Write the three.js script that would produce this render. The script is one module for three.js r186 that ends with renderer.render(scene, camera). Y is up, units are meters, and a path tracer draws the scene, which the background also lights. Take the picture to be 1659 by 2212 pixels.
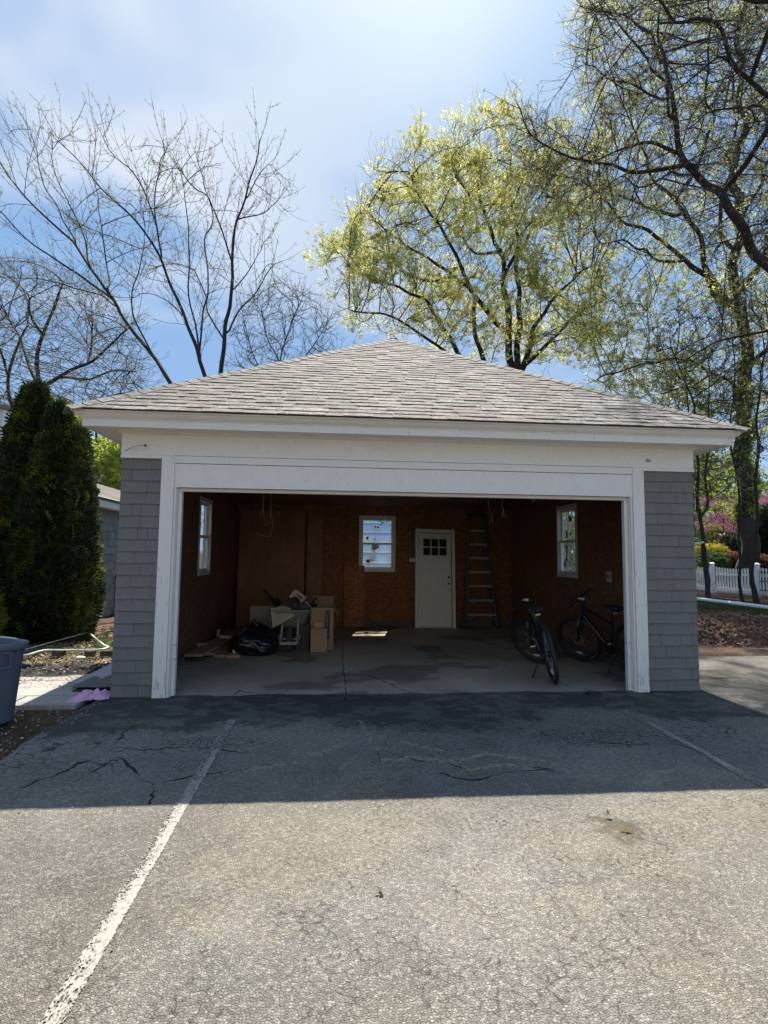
import * as THREE from 'three';
import { mergeGeometries, toCreasedNormals } from 'three/addons/utils/BufferGeometryUtils.js';
import { RoundedBoxGeometry } from 'three/addons/geometries/RoundedBoxGeometry.js';

// ------------------------------------------------------------------ camera, sky, sun, exposure
const scene = new THREE.Scene();
const camera = new THREE.PerspectiveCamera(86.96, 0.75, 0.05, 600);
camera.rotation.order = 'YXZ';
camera.position.set(-0.8014, 1.4638, 5.7734);
camera.rotation.set(0.080, -0.0867, 0.0108);
camera.updateMatrixWorld(true);
const renderer = new THREE.WebGLRenderer({ antialias: true });
renderer.toneMapping = THREE.LinearToneMapping;
renderer.toneMappingExposure = 2.2;
renderer.shadowMap.enabled = true;
renderer.outputColorSpace = THREE.SRGBColorSpace;

let seed = 12345;
const rnd = () => { seed = (seed + 0x6D2B79F5) | 0; let t = Math.imul(seed ^ (seed >>> 15), 1 | seed); t = (t + Math.imul(t ^ (t >>> 7), 61 | t)) ^ t; return ((t ^ (t >>> 14)) >>> 0) / 4294967296; };
const rr = (a, b) => a + (b - a) * rnd();
const gauss = () => Math.sqrt(-2 * Math.log(rnd() + 1e-9)) * Math.cos(6.2832 * rnd());
const clamp = (x, a = 0, b = 1) => Math.min(b, Math.max(a, x));
const lerp = (a, b, t) => a + (b - a) * t;
const sst = (a, b, x) => { const t = clamp((x - a) / (b - a)); return t * t * (3 - 2 * t); };
const hash2 = (x, y) => { let h = Math.imul(x | 0, 374761393) + Math.imul(y | 0, 668265263); h = Math.imul(h ^ (h >>> 13), 1274126177); return ((h ^ (h >>> 16)) >>> 0) / 4294967296; };
function vnoise(x, y) {
  const xi = Math.floor(x), yi = Math.floor(y), fx = x - xi, fy = y - yi, u = fx * fx * (3 - 2 * fx), v = fy * fy * (3 - 2 * fy);
  return lerp(lerp(hash2(xi, yi), hash2(xi + 1, yi), u), lerp(hash2(xi, yi + 1), hash2(xi + 1, yi + 1), u), v);
}
function fbm(x, y, o = 4) { let s = 0, a = 0.5, n = 0; for (let i = 0; i < o; i++) { s += a * vnoise(x, y); n += a; x = x * 2.03 + 17.1; y = y * 2.03 + 9.7; a *= 0.5; } return s / n; }
// distance to the nearest and second nearest jittered cell centre
function cells(x, y) {
  const xi = Math.floor(x), yi = Math.floor(y); let a = 9, b = 9, id = 0;
  for (let j = -1; j <= 1; j++) for (let i = -1; i <= 1; i++) {
    const cx = xi + i, cy = yi + j, h = hash2(cx, cy), dx = cx + h - x, dy = cy + hash2(cx + 91, cy - 37) - y, d = dx * dx + dy * dy;
    if (d < a) { b = a; a = d; id = h; } else if (d < b) b = d;
  }
  return [Math.sqrt(a), Math.sqrt(b), id];
}

const SUN = new THREE.Vector3(0.094, 0.815, -0.571).normalize();
{
  const W = 1024, H = 512, data = new Float32Array(W * H * 4);
  for (let j = 0; j < H; j++) for (let i = 0; i < W; i++) {
    const e = ((j + 0.5) / H - 0.5) * Math.PI, p = ((i + 0.5) / W - 0.5) * 2 * Math.PI;
    const dx = Math.cos(e) * Math.cos(p), dy = Math.sin(e), dz = Math.cos(e) * Math.sin(p);
    const cs = dx * SUN.x + dy * SUN.y + dz * SUN.z, ang = Math.acos(clamp(cs, -1, 1));
    const up = Math.max(dy, 0);
    const hor = Math.exp(-up * 3.4);
    let r = lerp(0.190, 0.43, hor), g = lerp(0.385, 0.63, hor), b = lerp(0.74, 0.90, hor);
    const glow = 0.50 * Math.exp(-ang * ang / 0.055) + 0.26 * Math.exp(-ang / 0.30);
    r += glow * 1.0; g += glow * 0.92; b += glow * 0.55;
    // thin high cloud
    const k = 1 / (up + 0.22), u = dx * k - 5, v = dz * k + 8;
    const wu = u + 0.5 * (fbm(u * 1.4 + 9, v * 1.4, 3) - 0.5), wv = v + 0.5 * (fbm(u * 1.4, v * 1.4 + 4, 3) - 0.5), w1 = fbm(wu * 1.5 + wv * 0.8 + 3.1, wv * 2.6 - wu * 0.9 + 1.7, 4), w2 = fbm(wu * 4.2 - 7, wv * 3.4 + 5.2, 4);
    let c = sst(0.43, 0.70, w1 * 0.70 + w2 * 0.30) * sst(0.03, 0.3, up);
    const side = sst(0.15, -0.35, dx) * sst(0.25, 0.55, up);
    c = clamp(c * (0.34 + 0.50 * side));
    r = lerp(r, 0.88, c); g = lerp(g, 0.92, c); b = lerp(b, 0.98, c);
    if (dy < 0) { const q = sst(0, -0.12, dy); r = lerp(r, 0.20, q); g = lerp(g, 0.19, q); b = lerp(b, 0.16, q); }
    const o = (j * W + i) * 4; const ks = 0.475; data[o] = r * ks; data[o + 1] = g * ks; data[o + 2] = b * ks; data[o + 3] = 1;
  }
  const sky = new THREE.DataTexture(data, W, H, THREE.RGBAFormat, THREE.FloatType);
  sky.mapping = THREE.EquirectangularReflectionMapping; sky.magFilter = THREE.LinearFilter; sky.minFilter = THREE.LinearFilter; sky.wrapS = THREE.RepeatWrapping; sky.needsUpdate = true;
  scene.background = sky; scene.environment = sky;
}
const sun = new THREE.DirectionalLight(new THREE.Color().setRGB(1.0, 0.94, 0.83), 5.0);
sun.name = 'sun';
sun.position.copy(SUN).multiplyScalar(60); sun.target.position.set(0, 0, 0);
sun.castShadow = true; sun.shadow.mapSize.set(4096, 4096);
Object.assign(sun.shadow.camera, { left: -30, right: 30, top: 30, bottom: -30, near: 1, far: 150 });
scene.add(sun, sun.target);

// a photograph position (pixels of a 1659 x 2212 picture) at a distance along the lens axis, as a place in the world
const RM = new THREE.Matrix4().makeRotationFromEuler(camera.rotation), F = 1166.26;
const at = (u, v, D) => new THREE.Vector3((u - 829.5) / F, -(v - 1106) / F, -1).multiplyScalar(D).applyMatrix4(RM).add(camera.position);
const onGround = (u, v, y = 0) => { const d = new THREE.Vector3((u - 829.5) / F, -(v - 1106) / F, -1).applyMatrix4(RM); return d.multiplyScalar((y - camera.position.y) / d.y).add(camera.position); };

// ------------------------------------------------------------------ helpers: names, tags, geometry
const used = new Map();
function numbered(name) { const n = used.get(name) || 0; used.set(name, n + 1); return n ? `${name}_${String(n).padStart(3, '0')}` : name; }
function shadowed(o) { o.traverse((m) => { if (m.isMesh) { m.castShadow = true; m.receiveShadow = true; } }); return o; }
function thing(name, label, category, pos = [0, 0, 0], turn = 0, group) {
  const o = new THREE.Group(); o.name = numbered(name); o.position.set(...pos); o.rotation.y = turn; scene.add(o);
  o.userData = { label, category }; if (group) o.userData.group = group; return o;
}
const asGeo = (g) => { const a = (Array.isArray(g) ? g : [g]).map((q) => { const n = q.index ? q.toNonIndexed() : q.clone(); for (const k of Object.keys(n.attributes)) if (!['position', 'normal', 'uv', 'color'].includes(k)) n.deleteAttribute(k); if (!n.attributes.uv) n.setAttribute('uv', new THREE.BufferAttribute(new Float32Array(n.attributes.position.count * 2), 2)); return n; }); return a.length === 1 ? a[0] : mergeGeometries(a); };
function part(name, geo, mat, parent, kind) {
  const m = new THREE.Mesh(Array.isArray(geo) ? asGeo(geo) : geo, mat); m.castShadow = m.receiveShadow = true;
  m.name = parent === scene ? numbered(name) : name; parent.add(m); if (kind) m.userData.kind = kind; return m;
}
function tag(o, label, category, group, kind) { o.userData = { label, category }; if (group) o.userData.group = group; if (kind) o.userData.kind = kind; return o; }
function struct(name, geo, mat, label) { const m = part(name, geo, mat, scene, 'structure'); if (label) m.userData.label = label; return m; }
function bx(w, h, d, x = 0, y = 0, z = 0, o = 0) {      // a box with uv in metres
  const g = new THREE.BoxGeometry(w, h, d), uv = g.attributes.uv, s = [[d, h], [d, h], [w, d], [w, d], [w, h], [w, h]];
  const ou = o ? rr(0, 7) : 0, ov = o ? rr(0, 7) : 0;
  for (let i = 0; i < 24; i++) { const [a, b] = s[i >> 2]; uv.setXY(i, uv.getX(i) * a + ou, uv.getY(i) * b + ov); }
  return g.translate(x, y, z);
}
const span = (x0, x1, y0, y1, z0, z1, o) => bx(x1 - x0, y1 - y0, z1 - z0, (x0 + x1) / 2, (y0 + y1) / 2, (z0 + z1) / 2, o);
function rbx(w, h, d, r, x = 0, y = 0, z = 0) { return new RoundedBoxGeometry(w, h, d, 2, r).translate(x, y, z); }
const V = (x, y, z) => new THREE.Vector3(x, y, z);
function bar(a, b, r0, r1 = r0, n = 8) {
  const d = b.clone().sub(a), L = d.length(), g = new THREE.CylinderGeometry(r1, r0, L, n, 1);
  g.applyQuaternion(new THREE.Quaternion().setFromUnitVectors(V(0, 1, 0), d.normalize())); return g.translate((a.x + b.x) / 2, (a.y + b.y) / 2, (a.z + b.z) / 2);
}
function beam(a, b, w, h, up = V(0, 1, 0)) {           // a rectangular bar from a to b
  const d = b.clone().sub(a), L = d.length(); d.normalize(); const s = new THREE.Vector3().crossVectors(up, d).normalize(), u = new THREE.Vector3().crossVectors(d, s);
  const g = bx(w, h, L, 0, 0, 0, 1); g.applyMatrix4(new THREE.Matrix4().makeBasis(s, u, d)); return g.translate((a.x + b.x) / 2, (a.y + b.y) / 2, (a.z + b.z) / 2);
}
const tube = (pts, r, seg = 24, n = 6) => new THREE.TubeGeometry(new THREE.CatmullRomCurve3(pts), seg, r, n);
function gridMesh(nx, nz, f, skip) {                    // f(i/nx, j/nz) -> [x, y, z, u, v, (r, g, b)]
  const P = [], U = [], C = [], I = [];
  for (let j = 0; j <= nz; j++) for (let i = 0; i <= nx; i++) { const q = f(i / nx, j / nz); P.push(q[0], q[1], q[2]); U.push(q[3], q[4]); if (q.length > 5) C.push(q[5], q[6], q[7]); }
  for (let j = 0; j < nz; j++) for (let i = 0; i < nx; i++) { if (skip && skip((i + 0.5) / nx, (j + 0.5) / nz)) continue; const a = j * (nx + 1) + i; I.push(a, a + nx + 1, a + 1, a + 1, a + nx + 1, a + nx + 2); }
  const g = new THREE.BufferGeometry(); g.setAttribute('position', new THREE.Float32BufferAttribute(P, 3)); g.setAttribute('uv', new THREE.Float32BufferAttribute(U, 2));
  if (C.length) g.setAttribute('color', new THREE.Float32BufferAttribute(C, 3)); g.setIndex(I); g.computeVertexNormals(); return g;
}

// ------------------------------------------------------------------ textures and materials
const s8 = (x) => Math.round(255 * (x <= 0.0031308 ? 12.92 * Math.max(x, 0) : 1.055 * Math.pow(Math.min(x, 1), 1 / 2.4) - 0.055));
function dataTex(w, h, f, srgb = true, wrap = THREE.RepeatWrapping) {
  const d = new Uint8Array(w * h * 4);
  for (let j = 0; j < h; j++) for (let i = 0; i < w; i++) {
    const c = f(i, j), o = (j * w + i) * 4;
    if (srgb) { d[o] = s8(c[0]); d[o + 1] = s8(c[1]); d[o + 2] = s8(c[2]); } else { d[o] = d[o + 1] = d[o + 2] = clamp(c) * 255; }
    d[o + 3] = 255;
  }
  const t = new THREE.DataTexture(d, w, h); t.magFilter = THREE.LinearFilter; t.minFilter = THREE.LinearMipmapLinearFilter; t.generateMipmaps = true; t.wrapS = t.wrapT = wrap;
  if (srgb) t.colorSpace = THREE.SRGBColorSpace; t.needsUpdate = true; return t;
}
function canvasTex(w, h, draw, wrap = THREE.RepeatWrapping, srgb = true) {
  const c = document.createElement('canvas'); c.width = w; c.height = h; draw(c.getContext('2d'), w, h);
  const t = new THREE.CanvasTexture(c); t.wrapS = t.wrapT = wrap; if (srgb) t.colorSpace = THREE.SRGBColorSpace; return t;
}
const rep = (t, a, b = a) => { const q = t.clone(); q.repeat.set(a, b); q.needsUpdate = true; return q; };
const col = (r, g, b) => new THREE.Color().setRGB(r, g, b);
const std = (r, g, b, rough = 0.8, o = {}) => new THREE.MeshStandardMaterial({ color: col(r, g, b), roughness: rough, ...o });
// noise that repeats after n cells
const wrapN = (x, y, n) => { const xi = Math.floor(x), yi = Math.floor(y), fx = x - xi, fy = y - yi, u = fx * fx * (3 - 2 * fx), v = fy * fy * (3 - 2 * fy), m = (a) => ((a % n) + n) % n; return lerp(lerp(hash2(m(xi), m(yi)), hash2(m(xi + 1), m(yi)), u), lerp(hash2(m(xi), m(yi + 1)), hash2(m(xi + 1), m(yi + 1)), u), v); };
const tileF = (x, y, n, o = 4) => { let s = 0, a = 0.5, t = 0; for (let i = 0; i < o; i++) { s += a * wrapN(x, y, n); t += a; x *= 2; y *= 2; n *= 2; a *= 0.5; } return s / t; };

const grainT = dataTex(512, 512, (i, j) => tileF(i / 4, j / 4, 128, 3), false);       // fine grain bump, any scale
const paintT = dataTex(1024, 1024, (i, j) => {
  const n = tileF(i / 16, j / 256 * 4, 64, 4), w = tileF(i / 128, j / 128, 8, 4), sp = tileF(i / 7, j / 7, 146.2857, 2); let k = 0.96 + 0.05 * (n - 0.5) + 0.05 * (w - 0.5);
  const dirt = sst(0.66, 0.78, tileF(i / 32 + 3, j / 32, 32, 5)) * 0.09 + sst(0.86, 0.94, sp) * 0.08;
  k -= dirt; return [k, k * 0.998, k * 0.99];
});
const white = new THREE.MeshStandardMaterial({ color: col(0.80, 0.785, 0.755), roughness: 0.55, map: rep(paintT, 1), bumpMap: rep(grainT, 6), bumpScale: 0.0008 });
const whiteOld = new THREE.MeshStandardMaterial({ color: col(0.78, 0.765, 0.74), roughness: 0.6, bumpMap: rep(grainT, 6), bumpScale: 0.001, map: dataTex(512, 512, (i, j) => {
  const y = j / 512, m = tileF(i / 16, j / 24, 32, 5), q = sst(0.62 + 0.12 * sst(0, 0.3, y), 0.72 + 0.1 * sst(0, 0.3, y), m); const k = lerp(0.97, 0.42, q * 0.75); return [k, k * 0.985, k * 0.96]; }) });
whiteOld.map.wrapT = THREE.ClampToEdgeWrapping;
const shingT = dataTex(512, 512, (i, j) => { const s = tileF(i / 3, j / 96, 512 / 3 | 0, 3), m = tileF(i / 64, j / 64, 8, 4), k = 0.86 + 0.20 * (s - 0.5) + 0.22 * (m - 0.5) - 0.12 * sst(0.66, 0.8, tileF(i / 10, j / 40, 51, 3)); return [k, k, k * 0.985]; });
const wallPaint = [0, 1, 2, 3].map((k) => new THREE.MeshStandardMaterial({ color: col(0.196 + k * 0.007, 0.189 + k * 0.007, 0.182 + k * 0.006), map: rep(shingT, 1.7, 1.7), roughness: 0.75, bumpMap: k ? rep(grainT, 5, 1.2) : rep(grainT, 3, 1.0), bumpScale: 0.0012 }));
function osbTexture(seedBase, base) {
  return canvasTex(1024, 1024, (c, w, h) => {
    seed = seedBase; c.fillStyle = `rgb(${base})`; c.fillRect(0, 0, w, h);
    for (let i = 0; i < 5200; i++) {
      const x = rr(0, w), y = rr(0, h), L = rr(22, 80), T = rr(5, 20), a = rr(-0.9, 0.9) + (rnd() < 0.25 ? 1.57 : 0), k = rr(0.55, 1.3), o = rr(-8, 8);
      for (const ox of [0, w, -w]) for (const oy of [0, h, -h]) {
        if (x + ox < -90 || x + ox > w + 90 || y + oy < -90 || y + oy > h + 90) continue;
        c.save(); c.translate(x + ox, y + oy); c.rotate(a);
        c.fillStyle = `rgba(${Math.min(255, 186 * k + o) | 0},${Math.min(255, 138 * k) | 0},${Math.min(255, 88 * k - o) | 0},0.55)`;
        c.beginPath(); c.moveTo(-L / 2, -T / 2); c.lineTo(L / 2, -T / 3); c.lineTo(L / 2 - 4, T / 2); c.lineTo(-L / 2 + 5, T / 2.5); c.fill();
        if (i % 3 === 0) { c.strokeStyle = 'rgba(70,40,20,0.35)'; c.lineWidth = 1; c.stroke(); }
        c.restore();
      }
    }
  });
}
const osbT = osbTexture(77, '150,104,62');
const osb = [[0.48, 0.41, 0.44], [0.53, 0.45, 0.48], [0.44, 0.375, 0.40], [0.76, 0.67, 0.69]].map((c) => new THREE.MeshStandardMaterial({ color: col(...c), roughness: 0.85, map: rep(osbT, 1 / 1.1), bumpMap: rep(osbT, 1 / 1.1), bumpScale: 0.0015 }));
function woodTexture(n, sd, r, g, b, dark = 0.5, sx = 40) {
  const f = (x) => x; return dataTex(512, 1024, (i, j) => {
    const x = i / 512, y = j / 1024, wv = tileF(x * 4, y * 4, 4, 3) * 1.3, st = tileF((x * sx + wv * 6), y * 8, 8 * 5, 3), fi = tileF(x * 128, y * 16, 128, 2);
    let k = 0.72 + 0.34 * st + 0.14 * (fi - 0.5) + 0.2 * (tileF(x * 4 + sd, y * 4, 4, 3) - 0.5); k = f(k);
    return [r * k, g * k * lerp(1, k, 0.2), b * k * lerp(1, k, 0.4)];
  });
}
const plyT = woodTexture(1, 3, 0.46, 0.25, 0.15, 0.5, 8), deckT = woodTexture(1, 9, 0.42, 0.28, 0.19, 0.5, 16);
const ply = new THREE.MeshStandardMaterial({ color: col(0.62, 0.58, 0.57), roughness: 0.75, map: rep(plyT, 1 / 1.3, 1 / 2.6) });
const lumber = [0.85, 1.0, 1.12].map((k) => new THREE.MeshStandardMaterial({ color: col(k, k * 0.95, k * 0.92), roughness: 0.75, map: rep(deckT, 1 / 0.5, 1 / 1.6) }));
const barkT = dataTex(256, 512, (i, j) => { const n = tileF(i / 8 + 2 * tileF(i / 32, j / 32, 8, 2), j / 40 * 1.25, 32, 4), k = 0.55 + 0.9 * (n - 0.3); return [0.10 * k, 0.082 * k, 0.066 * k]; });
const barkB = dataTex(256, 512, (i, j) => tileF(i / 8 + 2 * tileF(i / 32, j / 32, 8, 2), j / 40 * 1.25, 32, 4), false);
const bark = new THREE.MeshStandardMaterial({ color: col(0.55, 0.52, 0.50), roughness: 0.95, map: rep(barkT, 2, 1), bumpMap: rep(barkB, 2, 1), bumpScale: 0.02 });
const twigM = std(0.050, 0.040, 0.033, 0.95), twigR = std(0.045, 0.035, 0.029, 0.95);
const leafMat = (r, g, b, t = 0.45) => new THREE.MeshPhysicalMaterial({ color: col(r, g, b), roughness: 0.95, specularIntensity: 0.3, transmission: t, thickness: 0, side: THREE.DoubleSide });
const black = std(0.012, 0.012, 0.013, 0.5), rubber = std(0.014, 0.014, 0.016, 0.75), alu = std(0.55, 0.56, 0.58, 0.4, { metalness: 0.8 });
const glass = new THREE.MeshPhysicalMaterial({ color: col(0.96, 0.98, 0.97), roughness: 0.02, transmission: 1, thickness: 0, ior: 1.5, side: THREE.DoubleSide });
const hazyGlass = new THREE.MeshPhysicalMaterial({ color: col(0.9, 0.94, 0.92), roughness: 0.35, transmission: 1, thickness: 0, ior: 1.5, side: THREE.DoubleSide });
const cardT = dataTex(256, 256, (i, j) => { const k = 0.9 + 0.12 * tileF(i / 64, j / 2, 4 * 32, 3) * 1 - 0.06 + 0.1 * (tileF(i / 32, j / 32, 8, 4) - 0.5); return [0.36 * k, 0.235 * k, 0.145 * k]; });
const card = new THREE.MeshStandardMaterial({ color: col(1, 1, 1), roughness: 0.85, map: rep(cardT, 2) });

// ------------------------------------------------------------------ ground, driveway, soil
const FX0 = -3.034, FX1 = 3.219, FZ1 = -6.10;           // outline of the garage
const CXM = 0.094, APEX = 5.12, APZ = -3.07;
const soilT = dataTex(1024, 1024, (i, j) => {
  const n = tileF(i / 64, j / 64, 16, 5), f = tileF(i / 5, j / 5, 204.8, 2), c = tileF(i / 12, j / 12, 85.333, 3), k = 0.5 + 0.9 * n * (0.6 + 0.8 * f), t = sst(0.62, 0.75, c);
  return [lerp(0.105 * k, 0.30, t * 0.55), lerp(0.078 * k, 0.225, t * 0.5), lerp(0.058 * k, 0.14, t * 0.45)];
});
const soilB = dataTex(512, 512, (i, j) => tileF(i / 16, j / 16, 32, 5), false);
const soil = new THREE.MeshPhysicalMaterial({ specularIntensity: 0.15, color: col(1, 1, 1), roughness: 1, map: rep(soilT, 1 / 1.3), bumpMap: rep(soilB, 1 / 0.7), bumpScale: 0.03, vertexColors: true });
const hgt = (x, z) => 0.03 * (fbm(x * 0.8, z * 0.8, 3) - 0.5) - 0.035;
function groundTone(x, z) {            // bare earth near the works, thin grass towards the fence, woods floor beyond
  const g = sst(-4.6, -6.4, z) * sst(3.5, 5, x) * sst(0.35, 0.6, fbm(x * 0.9, z * 0.9, 4) + 0.12);
  const mul = sst(11.9, 12.3, x) * sst(-4, -6, z);
  const k = 0.8 + 0.5 * (fbm(x * 0.5 + 9, z * 0.5, 4) - 0.5);
  const bare = [1.05 * k, 0.98 * k, 0.92 * k], grass = [0.74 * k, 0.86 * k, 0.45 * k];
  return [0, 1, 2].map((c) => lerp(lerp(bare[c], grass[c], g), [0.16, 0.135, 0.12][c], mul));
}
const inGarage = (x, z) => x > FX0 + 0.02 && x < FX1 - 0.02 && z > FZ1 + 0.02 && z < -0.08;
struct('ground', [gridMesh(150, 150, (a, b) => { const x = lerp(-15, 24, a), z = lerp(-26, 13, b); return [x, hgt(x, z), z, x, z, ...groundTone(x, z)]; }, (a, b) => inGarage(lerp(-15, 24, a), lerp(-26, 13, b))),
  gridMesh(60, 60, (a, b) => { const x = lerp(-240, 240, a), z = lerp(-300, 60, b); return [x, -0.10, z, x, z, 0.55, 0.7, 0.35]; }, (a, b) => { const x = lerp(-240, 240, a), z = lerp(-300, 60, b); return x > -14 && x < 22 && z > -25 && z < 11; })], soil);

// the asphalt: chips in dark binder, cracks, tan grit, fresh sealing along the slab with painted shade
const AX0 = -4.0, AX1 = 4.6, AZ0 = 0.0, AZ1 = 5.2;
const segDist = (px, pz, L) => { let m = 9; for (let i = 0; i < L.length - 1; i++) { const [ax, az] = L[i], [bx_, bz] = L[i + 1], dx = bx_ - ax, dz = bz - az, t = clamp(((px - ax) * dx + (pz - az) * dz) / (dx * dx + dz * dz)); m = Math.min(m, Math.hypot(px - ax - dx * t, pz - az - dz * t)); } return m; };
const G = (u, v) => { const p = onGround(u, v); return [p.x, p.z]; };
const cracksDark = [
  [[300, 1548], [275, 1575], [255, 1600], [238, 1618]].map((p) => G(...p)),
  [[245, 1612], [330, 1622], [450, 1618], [560, 1628], [640, 1632]].map((p) => G(...p)),
  [[40, 1700], [130, 1668], [200, 1640], [245, 1612]].map((p) => G(...p)),
  [[150, 1690], [240, 1640], [330, 1690], [318, 1735]].map((p) => G(...p)),
  [[330, 1690], [440, 1672], [520, 1662], [590, 1650]].map((p) => G(...p)),
  [[830, 1622], [900, 1640], [960, 1642], [1010, 1662], [1070, 1655], [1120, 1660], [1200, 1664]].map((p) => G(...p)),
  [[940, 1668], [1010, 1682], [1060, 1682], [1120, 1668], [1180, 1666], [1220, 1674]].map((p) => G(...p)),
  [[1270, 1598], [1330, 1606], [1400, 1610], [1450, 1604], [1540, 1630]].map((p) => G(...p)),
  [[740, 1500], [744, 1512], [790, 1520]].map((p) => G(...p)),
];
const cracksTan = [
  [[785, 1560], [800, 1580], [798, 1600], [812, 1618]].map((p) => G(...p)),
  [[640, 1620], [690, 1632], [730, 1612], [752, 1602]].map((p) => G(...p)),
  [[540, 1662], [600, 1652], [650, 1644]].map((p) => G(...p)),
  [[820, 1642], [880, 1632], [960, 1642], [1020, 1640], [1060, 1630], [1130, 1638], [1180, 1648]].map((p) => G(...p)),
  [[1010, 1664], [1060, 1658], [1110, 1656], [1142, 1662]].map((p) => G(...p)),
  [[820, 1590], [880, 1606], [940, 1618]].map((p) => G(...p)),
  [[1380, 1690], [1430, 1672], [1460, 1668]].map((p) => G(...p)),
];
const box2 = (L, m) => { const xs = L.map((p) => p[0]), zs = L.map((p) => p[1]); return [Math.min(...xs) - m, Math.max(...xs) + m, Math.min(...zs) - m, Math.max(...zs) + m]; };
const bD = cracksDark.map((L) => box2(L, 0.08)), bT = cracksTan.map((L) => box2(L, 0.12));
const near = (x, z, LL, BB) => { let m = 9; for (let i = 0; i < LL.length; i++) { const b = BB[i]; if (x > b[0] && x < b[1] && z > b[2] && z < b[3]) m = Math.min(m, segDist(x, z, LL[i])); } return m; };
const asphaltT = dataTex(2048, 2048, (i, j) => {
  const x = AX0 + (AX1 - AX0) * (i + 0.5) / 2048, z = AZ0 + (AZ1 - AZ0) * (j + 0.5) / 2048;
  const [d1, d2, id] = cells(x / 0.0115, z / 0.0115);
  const macro = fbm(x * 0.9 + 5, z * 0.9, 4), mid = fbm(x * 6, z * 6, 3);
  const worn = clamp(0.55 + 1.3 * (macro - 0.5) + 0.5 * (mid - 0.5));              // how far the binder has worn off the chips
  const chip = lerp(0.175, 0.345, id * id) * (0.75 + 0.5 * worn), gap = sst(0.30, 0.06, d2 - d1);
  let k = lerp(chip, lerp(0.06, 0.15, worn), gap * 0.9);
  const tone = fbm(x * 1.7 + 40, z * 1.7, 3); let r = k * lerp(0.98, 1.07, tone), g = k * lerp(0.98, 1.01, tone), b = k * lerp(1.0, 0.88, tone);
  // fresh seal by the slab, ragged, widened to paint the garage shade darker
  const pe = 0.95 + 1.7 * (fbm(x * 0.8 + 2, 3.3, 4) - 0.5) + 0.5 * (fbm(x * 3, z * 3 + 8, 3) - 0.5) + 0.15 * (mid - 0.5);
  const patchShade = sst(pe + 0.16, pe - 0.10, z + 0.35 * (fbm(x * 24, z * 24, 3) - 0.5)) * (0.55 + 0.45 * sst(0.30, 0.55, fbm(x * 7 + 3, z * 9, 4))); r = lerp(r, 0.026 + k * 0.25, patchShade); g = lerp(g, 0.0255 + k * 0.25, patchShade); b = lerp(b, 0.025 + k * 0.25, patchShade);
  // wobbling cracks
  const wx = x + 0.11 * (fbm(x * 3.5, z * 3.5, 2) - 0.5) + 0.040 * (fbm(x * 14, z * 14, 2) - 0.5) + 0.012 * (vnoise(x * 70, z * 70) - 0.5), wz = z + 0.11 * (fbm(x * 3.5 + 4, z * 3.5, 2) - 0.5) + 0.040 * (fbm(x * 14 + 7, z * 14 + 3, 2) - 0.5) + 0.012 * (vnoise(x * 70 + 5, z * 70) - 0.5);
  const cd = near(wx, wz, cracksDark, bD), ct = near(wx, wz, cracksTan, bT);
  const wd = 0.001 + 0.010 * sst(0.3, 0.75, fbm(x * 5, z * 5, 3));
  let crack = sst(wd + 0.003, wd - 0.001, cd);
  const band = sst(0.75, 1.15, z) * sst(2.15, 1.75, z);
  const m1 = sst(0.38, 0.56, fbm(x * 0.9 + 31, z * 1.6, 3)) * band, [e1, e2] = cells(wx / 0.13, wz / 0.10); crack = Math.max(crack, 0.75 * m1 * sst(0.070, 0.025, e2 - e1) * sst(0.27, 0.52, fbm(x * 4 + 3, z * 6, 3)));
  const zr = Math.exp(-((x - 1.5) ** 2 / 0.75 + (z - 1.45) ** 2 / 0.06)) + 0.8 * Math.exp(-((x + 1.7) ** 2 / 0.5 + (z - 1.35) ** 2 / 0.05)), [f1, f2] = cells(wx / 0.07, wz / 0.06); crack = Math.max(crack, sst(0.35, 0.7, zr + 0.25 * (mid - 0.5)) * sst(0.11, 0.05, f2 - f1) * 0.85);
  const sunz = sst(2.2, 2.6, z), m2 = sst(0.34, 0.60, fbm(x * 0.8 + 13, z * 0.8 + 4, 3) + 0.07 * sst(-1, 1.5, x)) * sunz, [h1, h2] = cells(wx / 0.055, wz / 0.048); crack = Math.max(crack, m2 * sst(0.10, 0.03, h2 - h1) * sst(0.36, 0.62, fbm(x * 7, z * 7, 3)) * 0.6);
  r = lerp(r, 0.022, crack); g = lerp(g, 0.021, crack); b = lerp(b, 0.020, crack);
  const grit = Math.max(sst(0.018, 0.005, ct) * sst(0.35, 0.5, vnoise(x * 30, z * 30)), 0.75 * sst(0.07, 0.01, ct) * sst(0.5, 0.62, fbm(x * 45, z * 45, 3)), 0.4 * sst(0.62, 0.72, fbm(x * 1.6 + 70, z * 2.6 + 8, 4)) * sst(0.52, 0.66, fbm(x * 90, z * 90, 2)));
  r = lerp(r, 0.33, grit); g = lerp(g, 0.29, grit); b = lerp(b, 0.22, grit);
  const oil = sst(0.42, 0.85, Math.exp(-((x - 0.75) ** 2 + (z - 2.85) ** 2) / 0.03) * 0.75 + 1.1 * (fbm(x * 14, z * 14, 4) - 0.42)); r = lerp(r, 0.10, oil * 0.7); g = lerp(g, 0.075, oil * 0.7); b = lerp(b, 0.055, oil * 0.7);
  return [r, g, b];
}, true, THREE.MirroredRepeatWrapping);
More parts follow.
